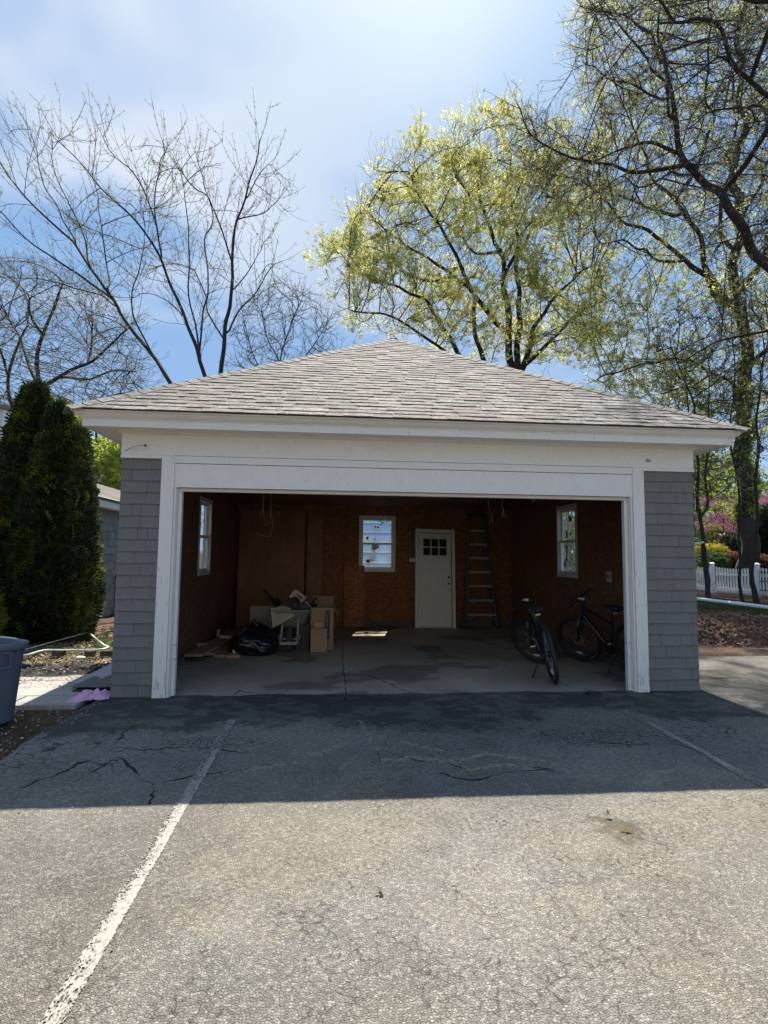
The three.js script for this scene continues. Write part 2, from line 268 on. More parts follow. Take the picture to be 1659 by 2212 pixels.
const chipB = dataTex(1024, 1024, (i, j) => { const n = 73, x = i / 1024 * n, y = j / 1024 * n, xi = Math.floor(x), yi = Math.floor(y); let a = 9, b = 9, id = 0; for (let q = -1; q <= 1; q++) for (let p = -1; p <= 1; p++) { const cx = ((xi + p) % n + n) % n, cy = ((yi + q) % n + n) % n, h = hash2(cx, cy), d = Math.hypot(xi + p + h - x, yi + q + hash2(cx + 91, cy - 37) - y); if (d < a) { b = a; a = d; id = h; } else if (d < b) b = d; } return sst(0.0, 0.35, b - a) * (0.5 + 0.5 * id); }, false);
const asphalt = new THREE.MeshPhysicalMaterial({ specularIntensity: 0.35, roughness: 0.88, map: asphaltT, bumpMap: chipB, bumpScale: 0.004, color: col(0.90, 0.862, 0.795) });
{ const sx = AX1 - AX0, sz = AZ1 - AZ0; asphalt.bumpMap.repeat.set(sx / 0.8, sz / 0.8); }
const aH = (x, z) => 0.010 * (fbm(x * 0.7 + 3, z * 0.7, 3) - 0.5) * sst(0, 0.5, z) + 0.006 * sst(0.3, 0.0, z) * sst(-2.6, -2.4, x);
const aUV = (x, z) => [(x - AX0) / (AX1 - AX0), (z - AZ0) / (AZ1 - AZ0)];
{
  const main = gridMesh(160, 120, (a, b) => {
    let x = lerp(-3.12, 9, a), z = lerp(-0.06, 12, b * b * 0.6 + b * 0.4);
    if (a === 0) x += 0.18 * (fbm(z * 3, 4.4, 4) - 0.5); if (b === 0) z += (x > -2.5 && x < 2.5) ? 0.14 * (fbm(x * 4, 2.2, 4) - 0.45) : (x > 2.55 ? -0.01 : 0.03);
    return [x, aH(x, Math.max(z, 0)), z, ...aUV(x, z)];
  });
  const sideStrip = gridMesh(60, 24, (a, b) => { let x = lerp(3.255, 9, a), z = lerp(-2.02, -0.07, b); if (b === 0) z += 0.16 * (fbm(x * 2.4, 8.8, 4) - 0.5); return [x, 0.0, z, ...aUV(x, z)]; });
  const lip = gridMesh(60, 1, (a, b) => { let x = lerp(3.255, 9, a), z = -2.02 + 0.16 * (fbm(x * 2.4, 8.8, 4) - 0.5) - 0.01 * (1 - b); return [x, b ? 0 : -0.09, z, ...aUV(x, z)]; });
  const lip2 = gridMesh(120, 1, (a, b) => { let x = lerp(-2.5, 2.5, a), z = -0.06 + 0.14 * (fbm(x * 4, 2.2, 4) - 0.45); return [x, b ? aH(x, 0) : -0.06, z - 0.006 * (1 - b), ...aUV(x, z)]; });
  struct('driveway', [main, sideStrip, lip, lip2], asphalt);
}
// the slab of the garage, falling slightly to the back
const slabY = (z) => -0.012 + 0.0085 * Math.min(z, 0);
const slabCracks = [
  [[740, 1388], [741, 1430], [745, 1470], [752, 1503]].map((p) => G(...p)), [[788, 1453], [830, 1468], [870, 1487], [900, 1498]].map((p) => G(...p)),
  [[500, 1500], [520, 1488], [545, 1496]].map((p) => G(...p)), [[390, 1440], [460, 1438], [540, 1425], [640, 1412], [735, 1410]].map((p) => G(...p)),
  [[741, 1408], [840, 1405], [950, 1400], [1060, 1412], [1180, 1420]].map((p) => G(...p)), [[860, 1380], [900, 1392], [950, 1396]].map((p) => G(...p)), [[1200, 1466], [1225, 1478]].map((p) => G(...p)),
];
const bS = slabCracks.map((L) => box2(L, 0.1));
const slabT = dataTex(1024, 1024, (i, j) => {
  const x = -3 + 6.2 * (i + 0.5) / 1024, z = -6.1 + 6.3 * (j + 0.5) / 1024, n = fbm(x * 1.3, z * 1.3, 5), f = fbm(x * 30, z * 30, 3);
  let k = 0.30 + 0.20 * (n - 0.5) + 0.09 * (f - 0.5); const st = sst(0.56, 0.66, fbm(x * 1.5 + 20, z * 1.9, 5)); k *= 1 - 0.42 * st;
  const wx = x + 0.06 * (fbm(x * 9, z * 9, 3) - 0.5), wz = z + 0.06 * (fbm(x * 9 + 5, z * 9, 3) - 0.5), c = 0.85 * sst(0.014, 0.005, near(wx, wz, slabCracks, bS)) * sst(0.25, 0.45, fbm(x * 4, z * 4, 3)), sp = sst(0.06, 0.02, near(wx, wz, slabCracks, bS)) * sst(0.5, 0.6, fbm(x * 20, z * 20, 2));
  k = lerp(k, k * 1.25, sp * 0.7); k = lerp(k, 0.02, c); return [k * 1.26, k * 1.03, k * 0.78];
}, true, THREE.ClampToEdgeWrapping);
const slab = new THREE.MeshPhysicalMaterial({ specularIntensity: 0.4, roughness: 0.85, map: slabT, bumpMap: rep(grainT, 12), bumpScale: 0.002 });
struct('garage_floor', gridMesh(24, 24, (a, b) => { const x = lerp(-2.91, 3.095, a), z = lerp(-6.05, 0.12, b); return [x, slabY(z) - (z > 0 ? 0.02 * z / 0.12 : 0), z, (x + 3) / 6.2, (z + 6.1) / 6.3]; }), slab);

// painted parking lines, worn through to the chips
function parkingLine(L, w, wear, label) {
  const t = canvasTex(128, 2048, (c, W, H) => {
    const im = c.createImageData(W, H);
    for (let j = 0; j < H; j++) for (let i = 0; i < W; i++) { const x = i / W * w, y = j / H * 4; const e = Math.min(i, W - 1 - i) / W, n = fbm(x * 230, y * 230, 3), m = fbm(x * 14 + 4, y * 2.2, 3), q = 0.7 * n + 0.3 * fbm(x * 60, y * 60, 3) + 0.45 * (m - 0.5) + clamp(0.08 - e) * -2.6, on = q > wear ? 1 : 0, k = 0.30 + 0.55 * fbm(x * 110, y * 110, 2) + 0.45 * sst(wear, wear + 0.16, q), o = (j * W + i) * 4; im.data[o] = 255 * k; im.data[o + 1] = 253 * k; im.data[o + 2] = 245 * k; im.data[o + 3] = on * 255; }
    c.putImageData(im, 0, 0);
  }, THREE.ClampToEdgeWrapping);
  const m = new THREE.MeshStandardMaterial({ map: t, alphaTest: 0.5, transparent: false, roughness: 0.8, color: col(0.285, 0.274, 0.247), side: THREE.DoubleSide });
  const P = L, n = 60;
  const g = gridMesh(3, n, (a, b) => { const k = b * (P.length - 1), i = Math.min(P.length - 2, Math.floor(k)), f = k - i, x = lerp(P[i][0], P[i + 1][0], f) + (a - 0.5) * w, z = lerp(P[i][1], P[i + 1][1], f); return [x, aH(x, Math.max(z, 0)) + 0.004, z, a, b]; });
  return tag(part('parking_line', g, m, scene), label, 'road marking', null);
}
parkingLine([[-1.69, 0.78], [-1.66, 3.9], [-1.64, 5.2]], 0.085, 0.38, 'worn white parking line running up to the left half of the garage door');
parkingLine([[1.975, 0.66], [1.98, 2.25], [1.97, 5.2]], 0.085, 0.43, 'faded white parking line in front of the bicycles on the right');

// ------------------------------------------------------------------ the garage
const garage = thing('garage', 'grey shingled two-car garage with white trim and an open door bay', 'garage');
{
  // front wall: two piers of grey shingles, each shingle a piece
  const pier = (x0, x1, y1) => {
    const w = part('front_wall', span(x0, x1, -0.05, y1, -0.128, -0.02), wallPaint[2], garage);
    const rows = 20, e = y1 / rows; let k = 0;
    for (let r = 0; r < rows; r++) {
      let x = x0 - 0.012; const yb = r * e + 0.012;
      while (x < x1 + 0.005) {
        let wd = rr(0.09, 0.24); if (x + wd > x1 - 0.05) wd = x1 + 0.012 - x; if (rnd() < 0.25) wd = Math.min(wd * 1.5, x1 + 0.012 - x);
        const dy = rr(-0.003, 0.003), g = new THREE.BoxGeometry(wd - rr(0.001, 0.004), e + 0.03, 0.012), p = g.attributes.position;
        for (let i = 0; i < p.count; i++) { const top = p.getY(i) > 0; if (p.getZ(i) > 0) p.setZ(i, top ? 0.001 : 0.0185 + rr(0, 0.002)); else p.setZ(i, top ? -0.004 : 0.0); }
        g.computeVertexNormals(); g.translate(x + wd / 2, yb + dy + (e + 0.03) / 2, -0.0195 + (k % 2) * 0.0008);
        part('wall_shingle', g, wallPaint[(rnd() * 4) | 0], w); x += wd; k++;
      }
    }
    return w;
  };
  pier(FX0, -2.632, 2.445); pier(2.63, FX1, 2.445);
  // side and rear walls outside: courses of shingles
  const course = []; const sides = [];
  for (let r = 0; r < 20; r++) { const y = r * 0.1235 + 0.07; for (const s of [-1, 1]) { const g = bx(0.014, 0.135, 5.98, (s < 0 ? FX0 - 0.004 : FX1 + 0.004), y, -3.09); g.rotateZ(0); course.push(g); } }
  sides.push(span(FX0 + 0.005, -2.921, -0.06, 2.46, -6.10, -3.53), span(FX0 + 0.005, -2.921, -0.06, 2.46, -2.67, -0.13), span(FX0 + 0.005, -2.921, -0.06, 1.135, -3.53, -2.67), span(FX0 + 0.005, -2.921, 2.345, 2.46, -3.53, -2.67));
  sides.push(span(3.103, FX1 - 0.005, -0.06, 2.46, -6.10, -3.50), span(3.103, FX1 - 0.005, -0.06, 2.46, -2.68, -0.13), span(3.103, FX1 - 0.005, -0.06, 1.135, -3.50, -2.68), span(3.103, FX1 - 0.005, 2.345, 2.46, -3.50, -2.68));
  sides.push(span(-2.92, -0.32, -0.06, 2.46, -6.165, -6.056), span(0.49, 3.10, -0.06, 2.46, -6.165, -6.056), span(-0.32, 0.49, -0.06, 1.105, -6.165, -6.056), span(-0.32, 0.49, 2.32, 2.46, -6.165, -6.056));
  part('wall', sides, wallPaint[1], garage);
  const cs = []; for (let r = 0; r < 20; r++) { const y0 = r * 0.1235; for (const s of [-1, 1]) { const xo = s < 0 ? FX0 : FX1; const holes = s < 0 ? [-3.56, -2.64] : [-3.53, -2.65]; const segs = (y0 + 0.12 > 1.1 && y0 < 2.35) ? [[-6.1, holes[0]], [holes[1], -0.03]] : [[-6.1, -0.03]]; for (const [a, b] of segs) { const g = new THREE.BoxGeometry(0.012, 0.15, b - a), p = g.attributes.position; for (let i = 0; i < p.count; i++) p.setX(i, s * (p.getX(i) * s > 0 ? (p.getY(i) > 0 ? 0.004 : 0.016) : -0.002)); g.computeVertexNormals(); cs.push(g.translate(xo, y0 + 0.075, (a + b) / 2)); } } }
  part('wall_course', cs, wallPaint[0], garage, 'stuff');
  // concrete kerb under the walls
  part('sill', [span(-2.92, -2.87, -0.12, 0.045, -6.04, -0.13), span(3.05, 3.10, -0.12, 0.045, -6.04, -0.13), span(-2.87, 3.05, -0.12, 0.05, -6.055, -6.0)], std(0.10, 0.095, 0.088, 0.9), garage);
  // inside boarding: sheets with open joints, cut round the windows
  const cut = (a0, a1, b0, b1, H) => { if (!H || H[0] >= a1 || H[1] <= a0 || H[2] >= b1 || H[3] <= b0) return [[a0, a1, b0, b1]]; const o = [], [h0, h1, k0, k1] = H; if (h0 > a0) o.push([a0, h0, b0, b1]); if (h1 < a1) o.push([h1, a1, b0, b1]); const c0 = Math.max(a0, h0), c1 = Math.min(a1, h1); if (k0 > b0) o.push([c0, c1, b0, k0]); if (k1 < b1) o.push([c0, c1, k1, b1]); return o; };
  const inner = part('inner_wall', bx(0.02, 0.02, 0.02, -2.93, 2.50, -6.09), osb[2], garage);
  const board = (geos, k) => part('panel', geos, osb[k], inner);
  const ys = [0.03, 1.262, 2.55]; let q = 0;
  for (let r = 0; r < 2; r++) {
    const y0 = ys[r] + 0.002, y1 = ys[r + 1] - 0.002;
    for (const [x0, x1] of r ? [[-2.90, -1.62], [-1.62, 0.82], [0.82, 3.085]] : [[-2.90, -0.46], [-0.46, 1.98], [1.98, 3.085]]) board(cut(x0 + 0.002, x1 - 0.002, y0, y1, [-0.30, 0.47, 1.125, 2.30]).map((c) => span(c[0], c[1], c[2], c[3], -6.054 - 0.001 * (q % 2), -6.036, 1)), q++ % 3);
    for (const [z0, z1] of r ? [[-6.034, -4.7], [-4.7, -2.26], [-2.26, -0.132]] : [[-6.034, -3.6], [-3.6, -1.2], [-1.2, -0.132]]) {
      board(cut(z0 + 0.002, z1 - 0.002, y0, y1, [-3.50, -2.70, 1.15, 2.33]).map((c) => { const g = span(c[0], c[1], c[2], c[3], 0, 0.014, 1); return g.rotateY(-Math.PI / 2).translate(-2.905, 0, 0); }), q++ % 3);
      board(cut(z0 + 0.002, z1 - 0.002, y0, y1, [-3.48, -2.70, 1.15, 2.33]).map((c) => { const g = span(c[0], c[1], c[2], c[3], 0, 0.014, 1); return g.rotateY(-Math.PI / 2).translate(3.101, 0, 0); }), q++ % 3);
    }
  }
  part('panel', span(-2.90, -2.55, 0.02, 2.50, -0.142, -0.129, 1), osb[0], inner); part('panel', span(2.60, 3.085, 0.02, 2.50, -0.142, -0.129, 1), osb[0], inner);
  part('panel', [span(-2.55, 2.60, 2.20, 2.50, -0.142, -0.129, 1)], osb[0], inner);
  // ceiling boards and the beam over the rear wall
  const ceil = part('ceiling', span(-2.91, 3.095, 2.556, 2.60, -6.06, -0.10), std(0.16, 0.10, 0.07, 0.9), garage);
  for (const [x0, x1] of [[-2.90, -0.47], [-0.47, 1.97], [1.97, 3.085]]) for (const [z0, z1] of [[-6.03, -4.82], [-4.82, -3.6], [-3.6, -2.38], [-2.38, -1.16], [-1.16, -0.14]]) part('panel', span(x0 + 0.002, x1 - 0.002, 2.54, 2.554, z0 + 0.002, z1 - 0.002, 1), osb[q++ % 3], ceil);
  part('batten', span(-2.88, 3.07, 2.425, 2.445, -6.034, -6.012, 1), osb[0], inner);
  part('board', span(0.66, 1.25, 2.531, 2.5385, -4.35, -3.95, 1), osb[3], ceil);
  // trim round the door bay
  const trim = (name, g, m = white, p = garage) => part(name, g, m, p);
  const casing = (x0, x1) => trim('casing', span(x0, x1, 0.004, 2.48, -0.02, 0.022, 0), whiteOld);
  for (const [a, b] of [[-2.632, -2.502], [2.50, 2.63]]) { const c = casing(a, b), uv = c.geometry.attributes.uv; for (let i = 0; i < uv.count; i++) uv.setXY(i, uv.getX(i) * 2, uv.getY(i) / 2.5); }
  trim('jamb', [span(-2.56, -2.470, 0.002, 2.15, -0.13, -0.022), span(-2.5015, -2.478, 0.003, 2.16, -0.022, 0.0)], whiteOld); trim('jamb', [span(2.470, 2.56, 0.002, 2.15, -0.13, -0.022), span(2.478, 2.4995, 0.003, 2.16, -0.022, 0.0)], whiteOld);
  trim('door_stop', span(-2.470, -2.435, 0.002, 2.115, -0.118, -0.06), whiteOld); trim('door_stop', span(2.435, 2.470, 0.002, 2.115, -0.118, -0.06), whiteOld);
  trim('door_stop', span(-2.47, 2.47, 2.115, 2.15, -0.118, -0.06));
  trim('header_board', span(-2.5015, 2.4995, 2.15, 2.398, -0.02, 0.006)); trim('header_board', span(-2.5015, 2.4995, 2.404, 2.478, -0.02, 0.014));
  part('header', span(-2.47, 2.47, 2.152, 2.54, -0.127, -0.022), osb[0], garage);
  trim('frieze_board', span(FX0 - 0.012, FX1 + 0.012, 2.482, 2.722, -0.09, 0.018));
  trim('frieze_moulding', [span(FX0 - 0.015, -2.634, 2.446, 2.480, -0.02, 0.020), span(2.632, FX1 + 0.015, 2.446, 2.480, -0.02, 0.020)]);
  trim('frieze_board', [span(FX0 - 0.012, FX0 + 0.05, 2.46, 2.72, -6.12, -0.092), span(FX1 - 0.05, FX1 + 0.012, 2.46, 2.72, -6.12, -0.092), span(FX0, FX1, 2.46, 2.72, -6.18, -6.122)]);
  // mitred mouldings run round the eaves: profile points [out from the wall, y]
  const ring = (prof, name, m = white) => {
    const X0 = FX0, X1 = FX1, Z0 = -6.12, Z1 = 0, P = [];
    const corner = (o, k) => [[X0 - o, Z1 + o], [X1 + o, Z1 + o], [X1 + o, Z0 - o], [X0 - o, Z0 - o]][k % 4];
    const tri = (a, b, c) => P.push(...a, ...b, ...c);
    for (let k = 0; k < 4; k++) for (let i = 0; i < prof.length - 1; i++) { const [o0, y0] = prof[i], [o1, y1] = prof[i + 1], a = corner(o0, k), b = corner(o0, k + 1), c = corner(o1, k + 1), d = corner(o1, k); tri([a[0], y0, a[1]], [b[0], y0, b[1]], [c[0], y1, c[1]]); tri([a[0], y0, a[1]], [c[0], y1, c[1]], [d[0], y1, d[1]]); }
    const g = new THREE.BufferGeometry(); g.setAttribute('position', new THREE.Float32BufferAttribute(P, 3)); const U = []; for (let i = 0; i < P.length; i += 3) U.push(P[i] + P[i + 2], P[i + 1]); g.setAttribute('uv', new THREE.Float32BufferAttribute(U, 2)); g.computeVertexNormals(); return trim(name, g, m);
  };
  ring([[0.016, 2.695], [0.026, 2.70], [0.040, 2.712], [0.046, 2.724]], 'bed_moulding');
  ring([[0.0, 2.7235], [0.286, 2.7235]], 'soffit');
  ring([[0.270, 2.7235], [0.270, 2.707], [0.290, 2.7075], [0.290, 2.778], [0.262, 2.778]], 'fascia');
  ring([[0.284, 2.779], [0.296, 2.779], [0.299, 2.789], [0.318, 2.797], [0.338, 2.815], [0.352, 2.834], [0.370, 2.838], [0.372, 2.853], [0.20, 2.853]], 'crown_moulding');
  // butt joints and nail heads in the trim
  for (const [x, y0, y1, z] of [[-0.08, 2.708, 2.777, 0.2905], [1.92, 2.708, 2.777, 0.2905]]) part('board_joint', span(x - 0.001, x + 0.001, y0, y1, z - 0.0015, z + 0.0003), std(0.28, 0.26, 0.24, 0.9), garage);
  const nails = []; for (let k = 0; k < 70; k++) { const x = lerp(-3.0, 3.15, (k >> 1) / 34) + rr(-0.02, 0.02), t = k % 2; nails.push(new THREE.CylinderGeometry(0.004, 0.004, 0.001, 8).rotateX(Math.PI / 2).translate(x, t ? 2.53 : 2.66, 0.0186)); if (Math.abs(x) < 2.45) nails.push(new THREE.CylinderGeometry(0.004, 0.004, 0.001, 8).rotateX(Math.PI / 2).translate(x, t ? 2.18 : 2.37, 0.0066)); }
  part('nail_heads', nails, std(0.5, 0.47, 0.43, 0.8), garage, 'stuff');
  // the roof: four slopes, the shingles of the front slope one by one
  const EO = 0.395, EY = 2.860, ex0 = FX0 - EO, ex1 = FX1 + EO, ez = EO, eb = -6.12 - EO, hw = (ex1 - ex0) / 2, RISE = APEX - EY, RUN = ez - APZ, SL = Math.hypot(RISE, RUN);
  const tr = (pts) => { const g = new THREE.BufferGeometry(); g.setAttribute('position', new THREE.Float32BufferAttribute(pts.flat(), 3)); g.setAttribute('uv', new THREE.Float32BufferAttribute(pts.flatMap((p) => [p[0], p[2]]), 2)); g.computeVertexNormals(); return g; };
  const A = [CXM, APEX, APZ], c = [[ex0, EY, ez], [ex1, EY, ez], [ex1, EY, eb], [ex0, EY, eb]];
  const roof = part('roof', [0, 1, 2, 3].map((k) => tr([c[k], c[(k + 1) % 4], A])), std(0.12, 0.115, 0.11, 0.95), garage);
  const granT = dataTex(512, 512, (i, j) => { const n = tileF(i / 4, j / 4, 128, 2), m = tileF(i / 32, j / 16, 16, 4), k = 0.40 + 0.75 * n * (0.5 + m) + 0.75 * (sst(0.35, 0.65, m) - 0.3); return [k, k, k]; });
  const tones = [[0.33, 0.31, 0.285], [0.25, 0.235, 0.22], [0.37, 0.35, 0.325], [0.34, 0.285, 0.27], [0.25, 0.255, 0.23], [0.42, 0.40, 0.375], [0.29, 0.245, 0.235], [0.30, 0.295, 0.265]];
  const shM = tones.map((t) => new THREE.MeshStandardMaterial({ color: col(...t.map((v, i) => v * [0.73, 0.685, 0.64][i])), roughness: 0.9, map: rep(granT, 2.2), bumpMap: rep(granT, 2.2), bumpScale: 0.003 }));
  const nf = V(0, RUN, RISE).normalize(), E = 0.116, rest = shM.map(() => []); let made = 0;
  const rowN = Math.ceil(SL / E);
  const ptF = (x, s, t) => [x + 0, EY + RISE * s / SL + nf.y * t, ez - RUN * s / SL + nf.z * t];
  const hex = (a, b, c2, d, e, f, g2, h, uvO) => { // butt-thick shingle: bottom a b (top edge), c2 d ; under e f g2 h
    const P = [], U = [], quad = (p, q2, r, s2, u) => { P.push(...p, ...q2, ...r, ...p, ...r, ...s2); U.push(...u[0], ...u[1], ...u[2], ...u[0], ...u[2], ...u[3]); };
    const w = Math.abs(b[0] - a[0]), L = E * 1.25, [o, v] = uvO, uu = [[o, v], [o + w, v], [o + w, v + L], [o, v + L]];
    quad(a, b, c2, d, uu); quad(e, f, b, a, uu); quad(f, g2, c2, b, uu); quad(h, e, a, d, uu);
    const g = new THREE.BufferGeometry(); g.setAttribute('position', new THREE.Float32BufferAttribute(P, 3)); g.setAttribute('uv', new THREE.Float32BufferAttribute(U, 2)); g.computeVertexNormals(); return g;
  };
  for (let r = 0; r < rowN; r++) {
    const s0 = r * E - 0.012, s1 = Math.min(s0 + E * 1.28, SL), half0 = hw * (1 - Math.max(s0, 0) / SL), half1 = hw * (1 - s1 / SL); let x = CXM - half0 + (r % 3) * -0.07, thick = rnd() < 0.5;
    while (x < CXM + half0) {
      const w = thick ? rr(0.22, 0.5) : rr(0.12, 0.34), xa = Math.max(x, CXM - half0), xb = Math.min(x + w, CXM + half0);
      if (xb - xa > 0.02) {
        const clip = (xx, hf) => clamp(xx, CXM - hf, CXM + hf), t = (thick ? 0.0125 : 0.0085) + rr(0, 0.002), t1 = 0.001 + (thick ? 0.0035 : 0.001), ds = thick ? rr(-0.004, 0.004) : rr(0.0, 0.006);
        const xta = clip(xa, half1), xtb = clip(xb, half1);
        const g = hex(ptF(xa, s0 + ds, t), ptF(xb, s0 + ds, t), ptF(xtb, s1, t1), ptF(xta, s1, t1), ptF(xa, s0 + ds, 0.0005), ptF(xb, s0 + ds, 0.0005), ptF(xtb, s1, 0.0003), ptF(xta, s1, 0.0003), [rr(0, 5), rr(0, 5)]);
        const m = (rnd() * shM.length) | 0; if (made < 298) { part('roof_shingle', g, shM[m], roof); made++; } else rest[m].push(g);
      }
      x += w; thick = !thick;
    }
  }
  rest.forEach((g, i) => { if (g.length) part('roof_shingle_field', g, shM[i], roof, 'stuff'); });
  // the other slopes, in courses
  const other = []; for (let k = 1; k < 4; k++) for (let r = 0; r < rowN; r++) { const f0 = r * E / SL, f1 = Math.min(1, (r + 1.1) * E / SL), a = c[k], b = c[(k + 1) % 4], L = (p, f, t) => [lerp(p[0], A[0], f), lerp(p[1], A[1], f) + t, lerp(p[2], A[2], f)], p0 = L(a, f0, 0.016), p1 = L(b, f0, 0.016), p2 = L(b, f1, 0.003), p3 = L(a, f1, 0.003); other.push(tr([p0, p1, p2]), tr([p0, p2, p3])); }
  part('roof_course', other, shM[0], roof, 'stuff');
  // hip caps
  for (let k = 0; k < 4; k++) {
    const a = V(...c[k]), b = V(...A), d = b.clone().sub(a), L = d.length(); d.normalize();
    const sN = V(k === 0 || k === 3 ? -1 : 1, 0, 0), fN = V(0, 0, k < 2 ? 1 : -1);
    const down1 = V(sN.x * RUN, 0, 0).sub(V(0, 0, 0)); // along each eave away from the hip
    const o1 = V(k === 0 || k === 3 ? 1 : -1, 0, 0), o2 = V(0, 0, k < 2 ? -1 : 1);
    const n = Math.floor(L / 0.15), caps = [];
    for (let i = 0; i < n; i++) {
      const s0 = i * 0.15 - 0.01, s1 = s0 + 0.19, P = (s, side, t) => { const p = a.clone().addScaledVector(d, s); if (side) { const o = side === 1 ? o1 : o2; const flat = o.clone().addScaledVector(d, -o.dot(d)).normalize(); p.addScaledVector(flat, 0.125); } return [p.x, p.y + t, p.z]; };
      const t0 = 0.021 + rr(0, 0.002), t1 = 0.014, Q = [];
      for (const sd of [1, 2]) { const A0 = P(s0, 0, t0), B0 = P(s0, sd, t0 - 0.004), C0 = P(s1, sd, t1 - 0.004), D0 = P(s1, 0, t1), A1 = P(s0, 0, t0 - 0.012), B1 = P(s0, sd, t0 - 0.02), C1 = P(s1, sd, t1 - 0.02); Q.push(tr([A0, B0, C0]), tr([A0, C0, D0]), tr([A0, A1, B1]), tr([A0, B1, B0]), tr([B0, B1, C1]), tr([B0, C1, C0])); }
      const g = asGeo(Q), uv = g.attributes.uv; const ou = rr(0, 5); for (let q2 = 0; q2 < uv.count; q2++) uv.setXY(q2, uv.getX(q2) + ou, uv.getY(q2));
      if (k < 2) part('hip_cap', g, shM[[1, 4, 7, 0][(rnd() * 4) | 0]], roof); else caps.push(g);
    }
    if (caps.length) part('hip_cap_row', caps, shM[1], roof, 'stuff');
  }
  // cable stub out of the frieze at the left corner, bracket at the right
  part('cable', tube([at(270, 974, 5.60), at(285, 966, 5.56), at(302, 962, 5.55), at(313, 962, 5.585)], 0.006, 16, 5), std(0.55, 0.53, 0.48, 0.6), garage);
  part('knot_hole', new THREE.SphereGeometry(0.016, 8, 6).scale(1, 0.8, 0.5).translate(...at(314, 962, 5.585).toArray()), std(0.12, 0.07, 0.04, 0.9), garage);
  part('wall_hook', [new THREE.TorusGeometry(0.012, 0.004, 6, 12).translate(2.70, 2.56, 0.03), bx(0.03, 0.03, 0.006, 2.675, 2.565, 0.021)], std(0.35, 0.34, 0.32, 0.5, { metalness: 0.6 }), garage);
  // windows
  const frameM = std(0.62, 0.61, 0.57, 0.5), paper = new THREE.MeshPhysicalMaterial({ color: col(0.75, 0.72, 0.65), roughness: 0.9, transmission: 0.6, thickness: 0, specularIntensity: 0.3 }), ink = std(0.06, 0.05, 0.05, 0.8), red = std(0.28, 0.07, 0.04, 0.8);
  const win = (w, h, mat, t, pane) => { // local: x across, y up from sill, z into the room
    const W = part('window', [span(0, w, -0.005, 0.06, -0.10, 0.012), span(0, w, h - 0.062, h + 0.005, -0.10, 0.012), span(0, 0.055, 0.06, h - 0.062, -0.10, 0.012), span(w - 0.055, w, 0.06, h - 0.062, -0.10, 0.012)], mat, garage);
    const sash = (y0, y1, z) => part('sash', [span(0.056, w - 0.056, y0, y0 + 0.035, z - 0.028, z), span(0.056, w - 0.056, y1 - 0.035, y1, z - 0.028, z), span(0.056, 0.09, y0 + 0.035, y1 - 0.035, z - 0.028, z), span(w - 0.09, w - 0.056, y0 + 0.035, y1 - 0.035, z - 0.028, z)], mat, W);
    const mid = h * 0.49; sash(0.061, mid + 0.03, -0.02); sash(mid - 0.01, h - 0.063, -0.055);
    for (const [y0, y1, z] of [[0.096, mid - 0.005, -0.034], [mid + 0.025, h - 0.098, -0.069]]) part('pane', new THREE.PlaneGeometry(w - 0.18, y1 - y0).translate(w / 2, (y0 + y1) / 2, z), pane, W);
    return W;
  };
  const stick = (W, x, y, w, h, z, m = paper, rot = 0) => part('sticker', bx(w, h, 0.002).rotateZ(rot).translate(x, y, z), m, W);
  const rear = win(0.80, 1.215, frameM, 0, glass); rear.position.set(-0.315, 1.108, -6.036);
  stick(rear, 0.385, 0.965, 0.11, 0.085, -0.060); stick(rear, 0.355, 0.975, 0.035, 0.05, -0.058, red, 0.5); stick(rear, 0.415, 0.97, 0.04, 0.05, -0.058, red); stick(rear, 0.16, 0.72, 0.11, 0.10, -0.060); stick(rear, 0.185, 0.725, 0.045, 0.06, -0.058, ink, 0.2); stick(rear, 0.32, 0.715, 0.085, 0.05, -0.060); stick(rear, 0.35, 0.715, 0.025, 0.03, -0.058, ink);
  stick(rear, 0.20, 0.225, 0.115, 0.11, -0.028); stick(rear, 0.205, 0.225, 0.07, 0.06, -0.026, ink); stick(rear, 0.305, 0.36, 0.085, 0.31, -0.022, paper, -0.12);
  part('torn_tape', gridMesh(6, 4, (a, b) => [0.29 + a * 0.16 - 0.02 * b, 0.60 - 0.13 * b * (1 - 0.6 * Math.abs(a - 0.45)), -0.012 + 0.03 * Math.sin(a * 5 + b * 3), a, b]), std(0.6, 0.56, 0.46, 0.7, { side: THREE.DoubleSide }), rear);
  const left = win(0.80, 1.215, frameM, 0, hazyGlass); left.position.set(-2.905, 1.125, -2.70); left.rotation.y = Math.PI / 2;
  stick(left, 0.5, 0.35, 0.06, 0.3, -0.022, paper, 0.1);
  const right = win(0.80, 1.215, frameM, 0, hazyGlass); right.position.set(3.087, 1.13, -3.49); right.rotation.y = -Math.PI / 2;
  stick(right, 0.42, 0.99, 0.09, 0.10, -0.060, ink, 0.3); stick(right, 0.27, 0.72, 0.06, 0.11, -0.060, ink); stick(right, 0.42, 0.73, 0.05, 0.05, -0.060, ink, 0.5); stick(right, 0.34, 0.40, 0.06, 0.27, -0.022, std(0.3, 0.3, 0.3, 0.8), -0.1); stick(right, 0.26, 0.22, 0.07, 0.1, -0.022, ink);
  // outlet box, and the framing edge beside the right jamb
  part('outlet_box', [span(3.068, 3.083, 1.12, 1.27, -1.73, -1.60), new THREE.CylinderGeometry(0.035, 0.035, 0.012, 12).rotateZ(Math.PI / 2).translate(3.063, 1.195, -1.665)], std(0.42, 0.41, 0.39, 0.6), garage);
  part('outlet_hole', [new THREE.CylinderGeometry(0.022, 0.022, 0.014, 10).rotateZ(Math.PI / 2).translate(3.060, 1.20, -1.665)], black, garage);
  part('stud', [span(2.49, 2.60, 0.03, 2.30, -0.185, -0.143, 1)], lumber[1], garage);
